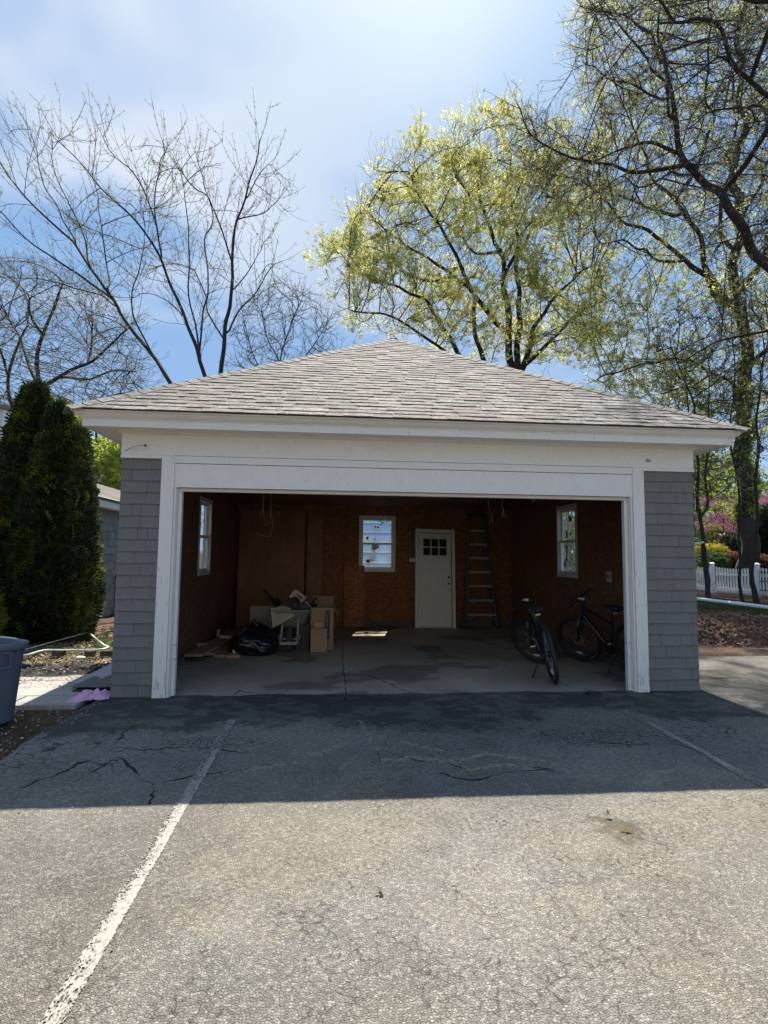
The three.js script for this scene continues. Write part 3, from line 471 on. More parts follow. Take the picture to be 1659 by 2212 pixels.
  part('stud', span(3.045, 3.086, 0.03, 2.30, -0.92, -0.50, 1), new THREE.MeshStandardMaterial({ color: col(0.75, 0.52, 0.44), roughness: 0.8, map: lumber[1].map }), garage); part('edge_strip', span(3.030, 3.05, 0.03, 2.30, -0.935, -0.921), std(0.55, 0.45, 0.36, 0.7), garage);
}

// ------------------------------------------------------------------ what stands in the garage
{ // sheets leaning on the rear wall
  const lean = (name, label, cat, x0, x1, zb, h, t, mat, zt = -6.02, skew = 0) => {
    const y0 = slabY(zb), dz = zt - zb, a = Math.asin(clamp(dz / h, -1, 1)), g = bx(x1 - x0, h, t, 0, h / 2, -t / 2, 1); g.rotateZ(skew).rotateX(a);
    const m = part(name, g, mat, scene); m.position.set((x0 + x1) / 2, y0 + 0.004, zb + t); return tag(m, label, cat);
  };
  const swap = ply.clone(); swap.map = rep(plyT, 1 / 1.3, 1 / 2.6);
  lean('plywood_sheet', 'wide smooth reddish plywood sheet leaning on the rear wall behind the wheelbarrow', 'plywood', -2.83, -1.46, -5.66, 2.47, 0.018, swap, -6.01, 0.012);
  lean('plywood_strip', 'narrow plywood strip with a knot, leaning just right of the wide sheet', 'plywood', -1.425, -1.11, -5.60, 2.47, 0.018, ply, -6.008);
  lean('strand_board_strip', 'tall strip of strand board leaning between the plywood strip and the window', 'strand board', -1.115, -0.655, -5.72, 2.46, 0.012, osb[1], -6.02);
  lean('strand_board_offcut', 'short bright offcut of strand board leaning below the left corner of the rear window', 'strand board', -0.635, -0.19, -5.86, 1.30, 0.012, osb[3], -6.018);
}
{ // door in its frame, leaning
  const o = thing('door', 'white door in its frame with six small panes, leaning on the rear wall', 'door', [0.88, slabY(-5.7) + 0.006, -5.66]);
  const w = 0.87, h = 2.13, wd = white.clone(); wd.color = col(0.70, 0.71, 0.71);
  part('frame', [span(0, 0.07, 0, h, -0.10, 0.012), span(w - 0.07, w, 0, h, -0.10, 0.012), span(0.07, w - 0.07, h - 0.075, h, -0.10, 0.012)], wd, o);
  part('threshold', span(0.07, w - 0.07, 0, 0.025, -0.10, 0.02), std(0.5, 0.5, 0.48, 0.5), o);
  const gx0 = 0.175, gx1 = w - 0.175, gy0 = 1.555, gy1 = 1.925, z0 = -0.055, z1 = -0.012, sh = new THREE.Shape(); sh.moveTo(0.078, 0.035); sh.lineTo(w - 0.085, 0.035); sh.lineTo(w - 0.085, h - 0.09); sh.lineTo(0.078, h - 0.09);
  const hole = new THREE.Path(); hole.moveTo(gx0, gy0); hole.lineTo(gx0, gy1); hole.lineTo(gx1, gy1); hole.lineTo(gx1, gy0); sh.holes.push(hole);
  for (const y of [1.085, 0.945]) { const c = new THREE.Path(); c.absarc(w - 0.135, y, 0.027, 0, 6.2832, true); sh.holes.push(c); }
  const slabM = part('door_leaf', new THREE.ExtrudeGeometry(sh, { depth: z1 - z0, bevelEnabled: false, curveSegments: 16 }).translate(0, 0, z0), wd, o);
  part('muntin', [1, 2].map((k) => span(lerp(gx0, gx1, k / 3) - 0.010, lerp(gx0, gx1, k / 3) + 0.010, gy0, gy1, z0 + 0.008, z1 - 0.004)).concat([span(gx0, gx1, (gy0 + gy1) / 2 - 0.010, (gy0 + gy1) / 2 + 0.010, z0 + 0.009, z1 - 0.005)]), wd, slabM);
  for (let r = 0; r < 2; r++) for (let k = 0; k < 3; k++) part('pane', new THREE.PlaneGeometry((gx1 - gx0) / 3 - 0.02, (gy1 - gy0) / 2 - 0.02).translate(lerp(gx0, gx1, (k + 0.5) / 3), lerp(gy0, gy1, (r + 0.5) / 2), z0 + 0.015), glass, slabM);
  part('lining', span(0.08, w - 0.08, 0.04, h - 0.1, z0 - 0.012, z0 - 0.004), std(0.02, 0.02, 0.02, 0.9), slabM);
  part('spacer', span(-0.125, -0.002, 1.40, 1.475, -0.03, 0.012), std(0.6, 0.6, 0.58, 0.6), o);
  o.rotation.set(-0.15, 0.0, -0.018);
}
{ // step ladder, folded, standing by the rear right corner
  const gr = std(0.06, 0.075, 0.10, 0.6), grA = std(0.26, 0.30, 0.34, 0.6), o = thing('step_ladder', 'tall grey step ladder with a black cap folded against the rear wall', 'ladder', [2.30, slabY(-5.72) + 0.003, -5.58]);
  const H = 2.42, wT = 0.155, wB = 0.335, zt = -0.30, rail = (s) => beam(V(s * wB + 0.0, 0, 0), V(s * wT - 0.09 + 0.05, H, zt), 0.03, 0.075);
  for (const s of [-1, 1]) part('rail', rail(s), gr, o);
  for (let k = 1; k <= 7; k++) { const y = k * 0.298, f = y / H, hw = lerp(wB, wT, f), cx = lerp(0, -0.04, f); part('step', [bx(hw * 2 - 0.03, 0.022, 0.085, cx, y, zt * f + 0.005), bx(hw * 2 - 0.03, 0.04, 0.006, cx, y - 0.012, zt * f + 0.048)], grA, o); }
  part('top_cap', rbx(0.40, 0.075, 0.13, 0.012, -0.04, H + 0.01, zt), black, o);
  for (const s of [-1, 1]) part('rear_leg', beam(V(s * 0.30 - 0.03, 0, -0.19), V(s * 0.14 - 0.04, H - 0.05, zt - 0.06), 0.022, 0.05), gr, o);
  for (const [y, s] of [[0.298, 1], [0.596, 1], [0.596, -1], [0.298, -1]]) { const f = y / H, hw = lerp(wB, wT, f); part('brace', beam(V(s * (hw - 0.02), y - 0.12, zt * f + 0.02), V(s * (hw - 0.17), y - 0.01, zt * f + 0.02), 0.012, 0.012), grA, o); }
  part('spreader', [beam(V(0.14, 1.86, -0.20), V(0.10, 1.78, -0.16), 0.02, 0.012), beam(V(0.10, 1.78, -0.16), V(0.15, 1.70, -0.17), 0.02, 0.012)], alu, o);
  part('foot', [-1, 1].map((s) => bx(0.05, 0.04, 0.095, s * wB, 0.02, 0)), black, o);
}
// bicycles: front along +x, up +y, rider's right +z
function bicycle(label, steer, decalTone) {
  const o = thing('bicycle', label, 'bicycle', [0, 0, 0], 0, 'black bicycles on kickstands'), R = 0.345, WB = 1.08;
  const paint = new THREE.MeshPhysicalMaterial({ color: col(0.010, 0.010, 0.013), roughness: 0.3, clearcoat: 0.7, clearcoatRoughness: 0.2 }), chrome = std(0.5, 0.5, 0.52, 0.3, { metalness: 0.8 }), whiteR = std(0.75, 0.72, 0.66, 0.3), decal = std(...decalTone, 0.6);
  const wheel = (parent, x) => {
    const w = new THREE.Group(); w.name = 'wheel'; parent.add(w); w.position.set(x, R, 0);
    part('tyre', new THREE.TorusGeometry(R - 0.026, 0.027, 10, 56), rubber, w);
    part('rim', new THREE.TorusGeometry(R - 0.062, 0.011, 8, 56).scale(1, 1, 1.1), black, w);
    const sp = []; for (let k = 0; k < 28; k++) { const a = k / 28 * 6.2832, b = a + (k % 2 ? 0.35 : -0.35), s = k % 4 < 2 ? 0.022 : -0.022; sp.push(bar(V(Math.cos(b) * 0.022, Math.sin(b) * 0.022, s), V(Math.cos(a) * (R - 0.066), Math.sin(a) * (R - 0.066), 0), 0.0011, 0.0011, 4)); }
    part('spokes', sp, chrome, w); part('hub', new THREE.CylinderGeometry(0.018, 0.018, 0.09, 12).rotateX(Math.PI / 2), black, w);
    part('brake_disc', new THREE.TorusGeometry(0.07, 0.007, 4, 24).scale(1, 1, 0.2).translate(0, 0, -0.036), chrome, w);
    const dash = []; for (let k = 0; k < 6; k++) for (const c of [2.1, 3.9]) for (const s of [-1, 1]) { const a = c + k * 0.085; dash.push(bx(0.018, 0.006, 0.002).rotateZ(a + 1.5708).translate(Math.cos(a) * (R - 0.045), Math.sin(a) * (R - 0.045), s * 0.0235)); }
    part('tyre_lettering', dash, std(0.45, 0.42, 0.35, 0.7), w);
    part('wheel_reflector', bx(0.085, 0.02, 0.012).rotateZ(0.3).translate(0.06, -R + 0.13, 0.0), whiteR, w);
    return w;
  };
  wheel(o, -WB / 2);
  const hd = V(WB / 2 - 0.22, 0.83, 0), hb = V(WB / 2 - 0.165, 0.70, 0), bb = V(-WB / 2 + 0.43, 0.30, 0), st = V(-WB / 2 + 0.29, 0.70, 0), ra = V(-WB / 2, R, 0);
  part('frame', [bar(hd.clone().add(V(-0.012, 0.02, 0)), hb.clone().add(V(0.012, -0.02, 0)), 0.024, 0.024, 12), bar(hb.clone().add(V(-0.01, 0.03, 0)), bb, 0.027, 0.024, 12), tube([hd.clone().add(V(0, -0.03, 0)), hd.clone().lerp(st, 0.45).add(V(0, -0.045, 0)), st.clone().add(V(0.012, -0.07, 0))], 0.019, 16, 10), bar(bb, st, 0.019, 0.018, 10),
    ...[-1, 1].flatMap((s) => [bar(bb.clone().add(V(-0.03, 0.01, s * 0.03)), ra.clone().add(V(0, 0, s * 0.065)), 0.011, 0.008), bar(st.clone().add(V(0, -0.06, s * 0.015)), ra.clone().add(V(0, 0, s * 0.065)), 0.009, 0.007)])], paint, o);
  const dn = bb.clone().sub(hb), pts = (f) => hb.clone().add(V(-0.01, 0.03, 0)).lerp(bb, f);
  part('frame_stripe', [bar(pts(0.10).add(V(0, 0.012, 0.021)), pts(0.92).add(V(0, 0.012, 0.019)), 0.004), bar(pts(0.10).add(V(0, 0.012, -0.021)), pts(0.92).add(V(0, 0.012, -0.019)), 0.004)], decal, o);
  const letters = []; for (let k = 0; k < 10; k++) for (const s of [-1, 1]) { const p = pts(0.2 + k * 0.05); letters.push(bx(0.014, 0.018, 0.002).rotateZ(Math.atan2(dn.y, dn.x)).translate(p.x, p.y - 0.004, s * 0.0275)); }
  part('frame_lettering', letters, std(0.10, 0.10, 0.085, 0.6), o);
  part('seat_post', bar(st, st.clone().add(V(-0.035, 0.13, 0)), 0.014), black, o);
  const sd = []; for (let k = 0; k < 5; k++) { const f = k / 4; sd.push(new THREE.SphereGeometry(1, 12, 8).scale(0.09, 0.026 + 0.012 * (1 - f), lerp(0.078, 0.022, Math.pow(f, 0.6))).translate(st.x - 0.12 + f * 0.19, st.y + 0.155 + 0.004 * k, 0)); }
  part('saddle', sd, rubber, o);
  part('reflector', bx(0.008, 0.022, 0.06).translate(st.x - 0.075, st.y + 0.09, 0), std(0.5, 0.42, 0.3, 0.3), o);
  // steered front end
  const fr = new THREE.Group(); fr.name = 'fork'; const ax = hd.clone().sub(hb).normalize(); fr.position.copy(hb); fr.quaternion.setFromAxisAngle(ax, steer); o.add(fr);
  const L = (p) => p.clone().sub(hb), fa = V(WB / 2, R, 0);
  part('fork_crown', [bar(L(hb.clone().add(V(0.012, -0.02, 0))), L(hb.clone().add(V(0.02, -0.06, 0))), 0.02), beam(L(hb.clone().add(V(0.02, -0.05, -0.06))), L(hb.clone().add(V(0.02, -0.05, 0.06))), 0.04, 0.035)], black, fr);
  for (const s of [-1, 1]) part('fork_leg', [bar(L(hb.clone().add(V(0.02, -0.05, s * 0.06))), L(hb.clone().lerp(fa, 0.5).add(V(0.01, 0, s * 0.06))), 0.013), bar(L(hb.clone().lerp(fa, 0.42).add(V(0.01, 0, s * 0.06))), L(fa.clone().add(V(0, -0.01, s * 0.06))), 0.018, 0.016)], paint, fr);
  part('fork_stanchion', [-1, 1].map((s) => bar(L(hb.clone().lerp(fa, 0.12).add(V(0.018, 0, s * 0.061))), L(hb.clone().lerp(fa, 0.4).add(V(0.012, 0, s * 0.061))), 0.0145)), chrome, fr);
  const fw = wheel(fr, 0); fw.position.copy(L(fa));
  const sm = L(hd.clone().addScaledVector(ax, 0.075)), sf = sm.clone().add(V(0.07, 0.02, 0));
  part('stem', [bar(L(hd.clone().addScaledVector(ax, -0.0)), sm.clone().addScaledVector(ax, 0.02), 0.018), bar(sm, sf, 0.017)], black, fr);
  part('headset_cap', [new THREE.CylinderGeometry(0.019, 0.019, 0.022, 10).translate(sm.x, sm.y + 0.03, 0), bx(0.05, 0.012, 0.035).translate(sf.x - 0.03, sf.y + 0.022, 0)], whiteR, fr);
  part('handlebar', tube([sf.clone().add(V(-0.05, 0.035, -0.35)), sf.clone().add(V(-0.01, 0.03, -0.17)), sf.clone().add(V(0, 0, -0.05)), sf.clone().add(V(0, 0, 0.05)), sf.clone().add(V(-0.01, 0.03, 0.17)), sf.clone().add(V(-0.05, 0.035, 0.35))], 0.012, 30, 8), black, fr);
  for (const s of [-1, 1]) { part('grip', bar(sf.clone().add(V(-0.033, 0.034, s * 0.235)), sf.clone().add(V(-0.05, 0.035, s * 0.36)), 0.0165), rubber, fr); part('brake_lever', bar(sf.clone().add(V(0.02, 0.005, s * 0.18)), sf.clone().add(V(0.035, -0.02, s * 0.31)), 0.006), black, fr); part('brake_cable', tube([sf.clone().add(V(0.02, 0.01, s * 0.17)), sf.clone().add(V(0.13, 0.03, s * 0.08)), sf.clone().add(V(0.10, -0.10, 0)), L(hb.clone().add(V(-0.06, 0.0, 0.02 * s)))], 0.003, 20, 5), black, fr); }
  // drive side
  part('chainring', [new THREE.TorusGeometry(0.085, 0.007, 6, 28).translate(bb.x, bb.y, 0.05), new THREE.TorusGeometry(0.05, 0.006, 6, 20).translate(bb.x, bb.y, 0.048)], black, o);
  part('crank', [bar(bb.clone().add(V(0, 0, -0.07)), bb.clone().add(V(0, 0, 0.07)), 0.018), bar(bb.clone().add(V(0, 0, 0.07)), bb.clone().add(V(0.12, -0.115, 0.085)), 0.011), bar(bb.clone().add(V(0, 0, -0.07)), bb.clone().add(V(-0.12, 0.115, -0.085)), 0.011)], black, o);
  for (const [x, y, z] of [[0.12, -0.115, 0.13], [-0.12, 0.115, -0.13]]) { const pd = part('pedal', bx(0.095, 0.022, 0.085).translate(bb.x + x, bb.y + y, z), black, o); part('pedal_reflector', [bx(0.003, 0.016, 0.06).translate(bb.x + x + 0.049, bb.y + y, z), bx(0.003, 0.016, 0.06).translate(bb.x + x - 0.049, bb.y + y, z)], std(0.65, 0.5, 0.32, 0.35), pd); }
  part('chain', [beam(V(bb.x, bb.y + 0.085, 0.05), V(ra.x, ra.y + 0.04, 0.045), 0.006, 0.008), beam(V(bb.x, bb.y - 0.085, 0.05), V(ra.x + 0.02, ra.y - 0.13, 0.045), 0.006, 0.008)], std(0.1, 0.09, 0.08, 0.5, { metalness: 0.7 }), o);
  part('derailleur', [bar(V(ra.x, ra.y - 0.02, 0.06), V(ra.x + 0.03, ra.y - 0.15, 0.055), 0.014), new THREE.CylinderGeometry(0.045, 0.05, 0.035, 20).rotateX(Math.PI / 2).translate(ra.x, ra.y, 0.05)], std(0.12, 0.12, 0.12, 0.5, { metalness: 0.6 }), o);
  const k0 = V(-WB / 2 + 0.29, 0.30, -0.05), k1 = V(-WB / 2 + 0.30, -0.035, -0.25);
  part('kickstand', [bar(k0, k1, 0.010), new THREE.SphereGeometry(0.018, 8, 6).translate(k1.x, k1.y + 0.005, k1.z)], black, o);
  return o;
}
function placeBike(b, rear, front, leanA) {              // wheels on the slab at rear and front, leaning to the rider's left
  const d = front.clone().sub(rear), yaw = Math.atan2(-d.z, d.x), m = rear.clone().add(front).multiplyScalar(0.5);
  b.position.set(m.x, m.y, m.z); b.rotation.order = 'YXZ'; b.rotation.set(-leanA, yaw, Math.atan2(d.y, Math.hypot(d.x, d.z)));
}
{
  const b1 = bicycle('black bicycle turned away, its near tyre edge on, standing left of the other one', 0.85, [0.05, 0.05, 0.055]);
  placeBike(b1, V(1.78, slabY(-0.52), -0.50), V(1.99, slabY(-1.5), -1.56), 0.19);
  const b2 = bicycle('black bicycle with a pale frame stripe, half hidden by the right door jamb', 0.5, [0.42, 0.43, 0.42]);
  placeBike(b2, V(2.93, slabY(-0.75), -0.72), V(2.73, slabY(-1.8), -1.78), 0.17);
}
const Z = (x, y) => [548.6 + x * 0.11244, 1261.8 + y * 0.11244];        // the close view of the barrow
const zat = (x, y, D) => at(...Z(x, y), D);
{ // wheelbarrow, its wheel towards the door
  const o = thing('wheelbarrow', 'old grey wheelbarrow heaped with garden things, its wheel towards the door', 'wheelbarrow', [-1.50, slabY(-2.8), -2.85]);
  const steel = std(0.20, 0.215, 0.20, 0.6), grey = std(0.26, 0.265, 0.25, 0.6), pitch = 0.0, R = 0.19;
  const wz = 0.02;
  part('wheel', new THREE.LatheGeometry([[0.10, -0.04], [0.15, -0.047], [0.178, -0.04], [0.19, -0.02], [0.192, 0], [0.19, 0.02], [0.178, 0.04], [0.15, 0.047], [0.10, 0.04]].map((p) => new THREE.Vector2(...p)), 36).rotateZ(Math.PI / 2).translate(0.0, R, wz), std(0.05, 0.05, 0.047, 0.9), o);
  part('wheel_hub', new THREE.CylinderGeometry(0.105, 0.105, 0.05, 24).rotateZ(Math.PI / 2).translate(0, R, wz), grey, o);
  part('axle', [bar(V(-0.13, R, wz), V(0.13, R, wz), 0.01), bar(V(-0.15, R, wz), V(-0.13, R, wz), 0.016), bar(V(0.13, R, wz), V(0.15, R, wz), 0.016)], alu, o);
  part('nose_guard', [beam(V(-0.125, 0.155, wz + 0.20), V(0.125, 0.155, wz + 0.20), 0.02, 0.045), ...[-1, 1].map((s) => beam(V(s * 0.12, 0.155, wz + 0.20), V(s * 0.15, 0.24, wz + 0.02), 0.035, 0.02))], grey, o);
  for (const s of [-1, 1]) part('front_strut', beam(V(s * 0.125, 0.20, wz + 0.04), V(s * 0.115, 0.58, wz - 0.05), 0.028, 0.012, V(0, 0, 1)), grey, o);
  for (const s of [-1, 1]) part('handle', [beam(V(s * 0.14, R + 0.02, wz), V(s * 0.26, 0.42, -1.15), 0.035, 0.045), beam(V(s * 0.26, 0.42, -1.15), V(s * 0.28, 0.46, -1.45), 0.035, 0.035)], std(0.30, 0.2, 0.12, 0.8), o);
  for (const s of [-1, 1]) part('leg', [bar(V(s * 0.22, 0.33, -0.75), V(s * 0.22, 0.01, -0.82), 0.013), bar(V(s * 0.22, 0.01, -0.82), V(s * 0.22, 0.35, -1.0), 0.013)], grey, o);
  // tray: rounded rectangle rings from floor to rim
  const ring = (y, x, z0, z1, rad) => { const P = []; for (let k = 0; k < 32; k++) { const a = (k + 0.5) / 32 * 6.2832, ca = Math.cos(a), sa = Math.sin(a), n = 5, q = Math.pow(Math.pow(Math.abs(ca), n) + Math.pow(Math.abs(sa), n), -1 / n); P.push(V(ca * q * x, y, (z0 + z1) / 2 + sa * q * (z1 - z0) / 2)); } return P; };
  const loft = (rs) => { const P = [], I = []; rs.forEach((r) => r.forEach((p) => P.push(p.x, p.y, p.z))); const n = rs[0].length; for (let j = 0; j < rs.length - 1; j++) for (let i = 0; i < n; i++) { const a = j * n + i, b = j * n + (i + 1) % n; I.push(a, a + n, b, b, a + n, b + n); } const g = new THREE.BufferGeometry(); g.setAttribute('position', new THREE.Float32BufferAttribute(P, 3)); g.setAttribute('uv', new THREE.Float32BufferAttribute(new Float32Array(P.length / 3 * 2), 2)); g.setIndex(I); g.computeVertexNormals(); return g; };
  const tray = steel.clone(); tray.side = THREE.DoubleSide;
  part('tray', loft([ring(0.345, 0.01, -0.60, -0.58), ring(0.345, 0.20, -0.86, -0.14), ring(0.36, 0.225, -0.90, -0.09), ring(0.52, 0.29, -0.99, 0.03), ring(0.625, 0.335, -1.05, 0.10), ring(0.635, 0.352, -1.07, 0.12), ring(0.622, 0.356, -1.075, 0.125)]), tray, o);
  part('tray_lip', tube(ring(0.628, 0.348, -1.065, 0.115).concat([ring(0.628, 0.348, -1.065, 0.115)[0]]), 0.011, 96, 6), std(0.32, 0.325, 0.30, 0.5), o);
}
{ // what is heaped in the barrow
  const tan = std(0.44, 0.40, 0.24, 0.6, { side: THREE.DoubleSide });
  { const D = 8.25, c = [[335, 470], [560, 375], [700, 470], [775, 610], [560, 720], [372, 832]].map(([x, y]) => zat(x, y, D));
    const A = zat(330, 470, 8.36), B = zat(690, 455, 8.42), C = zat(780, 610, 8.30), Dd = zat(372, 832, 8.25), top = zat(545, 365, 8.55);
    const g = gridMesh(14, 12, (a, b) => { const t = A.clone().lerp(B, a), bt = Dd.clone().lerp(C, a), p = t.lerp(bt, b), arch = Math.sin(a * Math.PI) * (1 - b); p.lerp(top, arch * 0.42); p.z += 0.05 * Math.sin(a * Math.PI) * Math.sin(b * 2.4) - 0.02; return [p.x, p.y, p.z, a, b]; });
    const g2 = g.clone().translate(0.002, -0.001, -0.012);
    const o = thing('shovel', 'pale yellow plastic scoop shovel hanging over the front of the wheelbarrow', 'shovel', [0, 0, 0]); part('blade', [g, g2], tan, o); part('edge_roll', tube([A.clone(), A.clone().lerp(Dd, 0.4), Dd.clone()], 0.011, 12, 6), std(0.5, 0.5, 0.46, 0.4), o); part('handle', bar(top.clone().add(V(0, 0, 0.02)), zat(430, 300, 9.5), 0.016), black, o); }
  tag(part('tool_handle', [tube([zat(180, 105, 8.95), zat(250, 190, 8.9), zat(330, 300, 8.85), zat(410, 420, 8.8)], 0.020, 12, 6), tube([zat(330, 260, 8.95), zat(410, 330, 8.9), zat(440, 440, 8.85)], 0.026, 10, 6), tube([zat(455, 285, 9.0), zat(480, 330, 8.95), zat(470, 430, 8.9)], 0.022, 10, 6)], black, scene), 'long dark tool handles sticking up at the left of the wheelbarrow', 'tool');
  { const q = (x, y, D) => zat(x, y, D), c0 = q(840, 250, 8.95), o = tag(part('seed_box', rbx(0.235, 0.165, 0.05, 0.004), std(0.50, 0.42, 0.36, 0.8), scene), 'small printed carton tilted on top of the heap in the wheelbarrow', 'carton'); o.position.copy(c0); o.rotation.set(-0.25, 0.0, -0.62);
    part('print', [bx(0.11, 0.035, 0.002).translate(0.03, 0.022, 0.0265), bx(0.10, 0.022, 0.002).translate(0.0, -0.02, 0.0265)], std(0.22, 0.08, 0.07, 0.8), o); part('label', bx(0.06, 0.04, 0.002).translate(-0.075, -0.055, 0.0265), std(0.6, 0.57, 0.54, 0.8), o); }
  tag(part('tool_handle', tube([zat(665, 280, 9.05), zat(740, 190, 9.1), zat(800, 80, 9.15), zat(880, 18, 9.2)], 0.018, 12, 6), std(0.12, 0.03, 0.025, 0.6), scene), 'dark red handle rising behind the printed carton in the wheelbarrow', 'tool');
  tag(part('flower_pot', new THREE.LatheGeometry([[0.0, 0], [0.075, 0], [0.10, 0.16], [0.108, 0.16], [0.108, 0.185], [0.095, 0.185], [0.07, 0.02]].map((p) => new THREE.Vector2(...p)), 24).rotateX(1.25).rotateZ(0.3).translate(...zat(800, 420, 8.75).toArray()), std(0.09, 0.08, 0.085, 0.7), scene), 'dark round plastic pot lying in the wheelbarrow below the carton', 'pot');
  tag(part('work_sack', new THREE.SphereGeometry(0.13, 16, 12).scale(1.15, 0.62, 0.8).translate(...zat(925, 450, 8.85).toArray()), std(0.13, 0.10, 0.10, 0.9), scene), 'grey brown cloth bundle in the wheelbarrow beside the dark pot', 'bundle');
  tag(part('loppers', [bar(zat(1200, 262, 8.95), zat(1135, 340, 8.9), 0.022), bar(zat(1135, 340, 8.9), zat(1010, 470, 8.8), 0.012), bar(zat(1195, 385, 8.8), zat(1110, 395, 8.8), 0.022), bar(zat(1110, 395, 8.8), zat(990, 440, 8.8), 0.012), new THREE.SphereGeometry(0.04, 10, 8).scale(1.4, 0.8, 0.8).translate(...zat(1150, 400, 8.85).toArray())], black, scene), 'black handled tool sticking out at the right of the wheelbarrow', 'tool');
  tag(part('plastic_pipe', bar(zat(985, 335, 8.75), zat(1235, 598, 8.30), 0.0125, 0.0125, 12), std(0.46, 0.45, 0.42, 0.5), scene), 'short pale pipe slanting from the wheelbarrow down to the big carton', 'pipe');
}
// cartons: open boxes with folded flaps
function carton(label, x0, x1, y, h, z0, z1, mats, opt = {}) {
  const o = thing('carton', label, 'carton', [(x0 + x1) / 2, y, (z0 + z1) / 2], opt.turn || 0), w = (x1 - x0) / 2, d = (z1 - z0) / 2, t = 0.005;
  const m = mats;
  part('body', [span(-w, w, 0, t, -d, d), span(-w, w, t, h, d - t, d), span(-w, w, t, h, -d, -d + t), span(-w, -w + t, t, h, -d + t, d - t), span(w - t, w, t, h, -d + t, d - t)], m, o);
  for (const f of opt.flaps || []) { const L = f.len, g = f.side < 2 ? bx(2 * w - 0.01, L, 0.004, 0, L / 2, 0) : bx(0.004, L, 2 * d - 0.01, 0, L / 2, 0); if (f.side === 0) g.rotateX(f.a).translate(0, h, d - 0.003); if (f.side === 1) g.rotateX(-f.a).translate(0, h, -d + 0.003); if (f.side === 2) g.rotateZ(f.a).translate(-w + 0.003, h, 0); if (f.side === 3) g.rotateZ(-f.a).translate(w - 0.003, h, 0); part('flap', g, m, o); }
  return o;
}
{
  const big = carton('tall brown carton with a dark printed strip, right of the wheelbarrow', -1.19, -0.83, slabY(-3.2), 0.66, -3.62, -2.98, card, { flaps: [{ side: 1, len: 0.16, a: -0.5 }, { side: 3, len: 0.16, a: 2.6 }] });
  const txt = canvasTex(512, 96, (c, w, h) => { c.fillStyle = '#39363a'; c.fillRect(0, 0, w, h); c.fillStyle = '#8f8a8a'; c.font = 'italic bold 74px serif'; c.fillText('Cannondale', 18, 72, w - 40); });
  part('printed_strip', new THREE.PlaneGeometry(0.44, 0.072).rotateZ(-Math.PI / 2).translate(0.085, 0.40, 0.322), new THREE.MeshStandardMaterial({ map: txt, roughness: 0.8 }), big);
  part('shipping_label', bx(0.002, 0.06, 0.05).translate(0.181, 0.08, 0.22), std(0.6, 0.58, 0.55, 0.8), big);
  const small = carton('small open brown carton standing in front of the tall carton', -1.175, -0.925, slabY(-2.72), 0.36, -3.02, -2.72, card, { flaps: [{ side: 0, len: 0.0, a: 0 }].slice(1), turn: 0 });
  const ins = tag(part('wood_offcut', [rbx(0.16, 0.10, 0.05, 0.004).rotateZ(0.05)], lumber[2], scene), 'pale wood offcut sticking out of the small open carton', 'wood block'); ins.position.set(-1.06, slabY(-2.7) + 0.39, -2.92);
  const dk = carton('dark box in the shade between the wheelbarrow and the small carton', -1.40, -1.20, slabY(-3) , 0.40, -3.10, -2.88, std(0.045, 0.042, 0.05, 0.8));
  const wc = std(0.52, 0.51, 0.48, 0.85), wh = carton('white printed carton with a raised flap, left behind the wheelbarrow', -2.36, -1.98, slabY(-4.6), 0.40, -4.75, -4.4, wc, { flaps: [{ side: 0, len: 0.17, a: 0.3 }, { side: 1, len: 0.17, a: -0.6 }] });
  const pr = canvasTex(256, 256, (c, w, h) => { c.fillStyle = '#b9b6ae'; c.fillRect(0, 0, w, h); c.fillStyle = '#4c4b52'; for (let k = 0; k < 4; k++) { c.save(); c.translate(110 + k * 34, 40); c.rotate(Math.PI / 2); for (let q = 0; q < 6; q++) c.fillRect(q * 28 * (0.8 + 0.3 * ((q * 7 + k) % 3)), -8, 18, 5 + (q + k) % 3 * 5); c.restore(); } });
  part('print', new THREE.PlaneGeometry(0.36, 0.36).translate(0, 0.2, 0.177), new THREE.MeshStandardMaterial({ map: pr, roughness: 0.85 }), wh);
}
{ // black rubbish bag
  const g = new THREE.SphereGeometry(1, 64, 48), p = g.attributes.position; for (let i = 0; i < p.count; i++) { const v = V(p.getX(i), p.getY(i), p.getZ(i)), a = Math.atan2(v.z, v.x); let r = 1 + 0.10 * Math.sin(3 * a + 2 * v.y) + 0.20 * (fbm(v.x * 2.2 + 9, v.y * 2.2 + v.z * 1.7, 3) - 0.5) + 0.07 * (1 - Math.abs(2 * fbm(v.x * 5 + v.z * 4, v.y * 5 + 3 - v.z * 3, 2) - 1)); let y = v.y * r; if (y < -0.55) y = -0.55 - (y + 0.55) * 0.03; p.setXYZ(i, v.x * r, y + (v.y > 0.75 ? (v.y - 0.75) * 0.6 : 0), v.z * r); }
  g.scale(0.34, 0.25, 0.36); g.computeVertexNormals();
  const o = thing('rubbish_bag', 'full black plastic rubbish bag on the floor beside the lumber', 'rubbish bag', [-2.02, slabY(-2.9) + 0.14, -2.72]);
  part('bag', g, std(0.008, 0.008, 0.012, 0.28), o); part('knot', [0, 1.2, 2.6, 4].map((a) => new THREE.ConeGeometry(0.05, 0.16, 6, 1, true).rotateX(2.3).rotateY(a).translate(Math.sin(a) * 0.04 - 0.02, 0.28, Math.cos(a) * 0.04)), std(0.008, 0.008, 0.012, 0.3, { side: THREE.DoubleSide }), o);
}
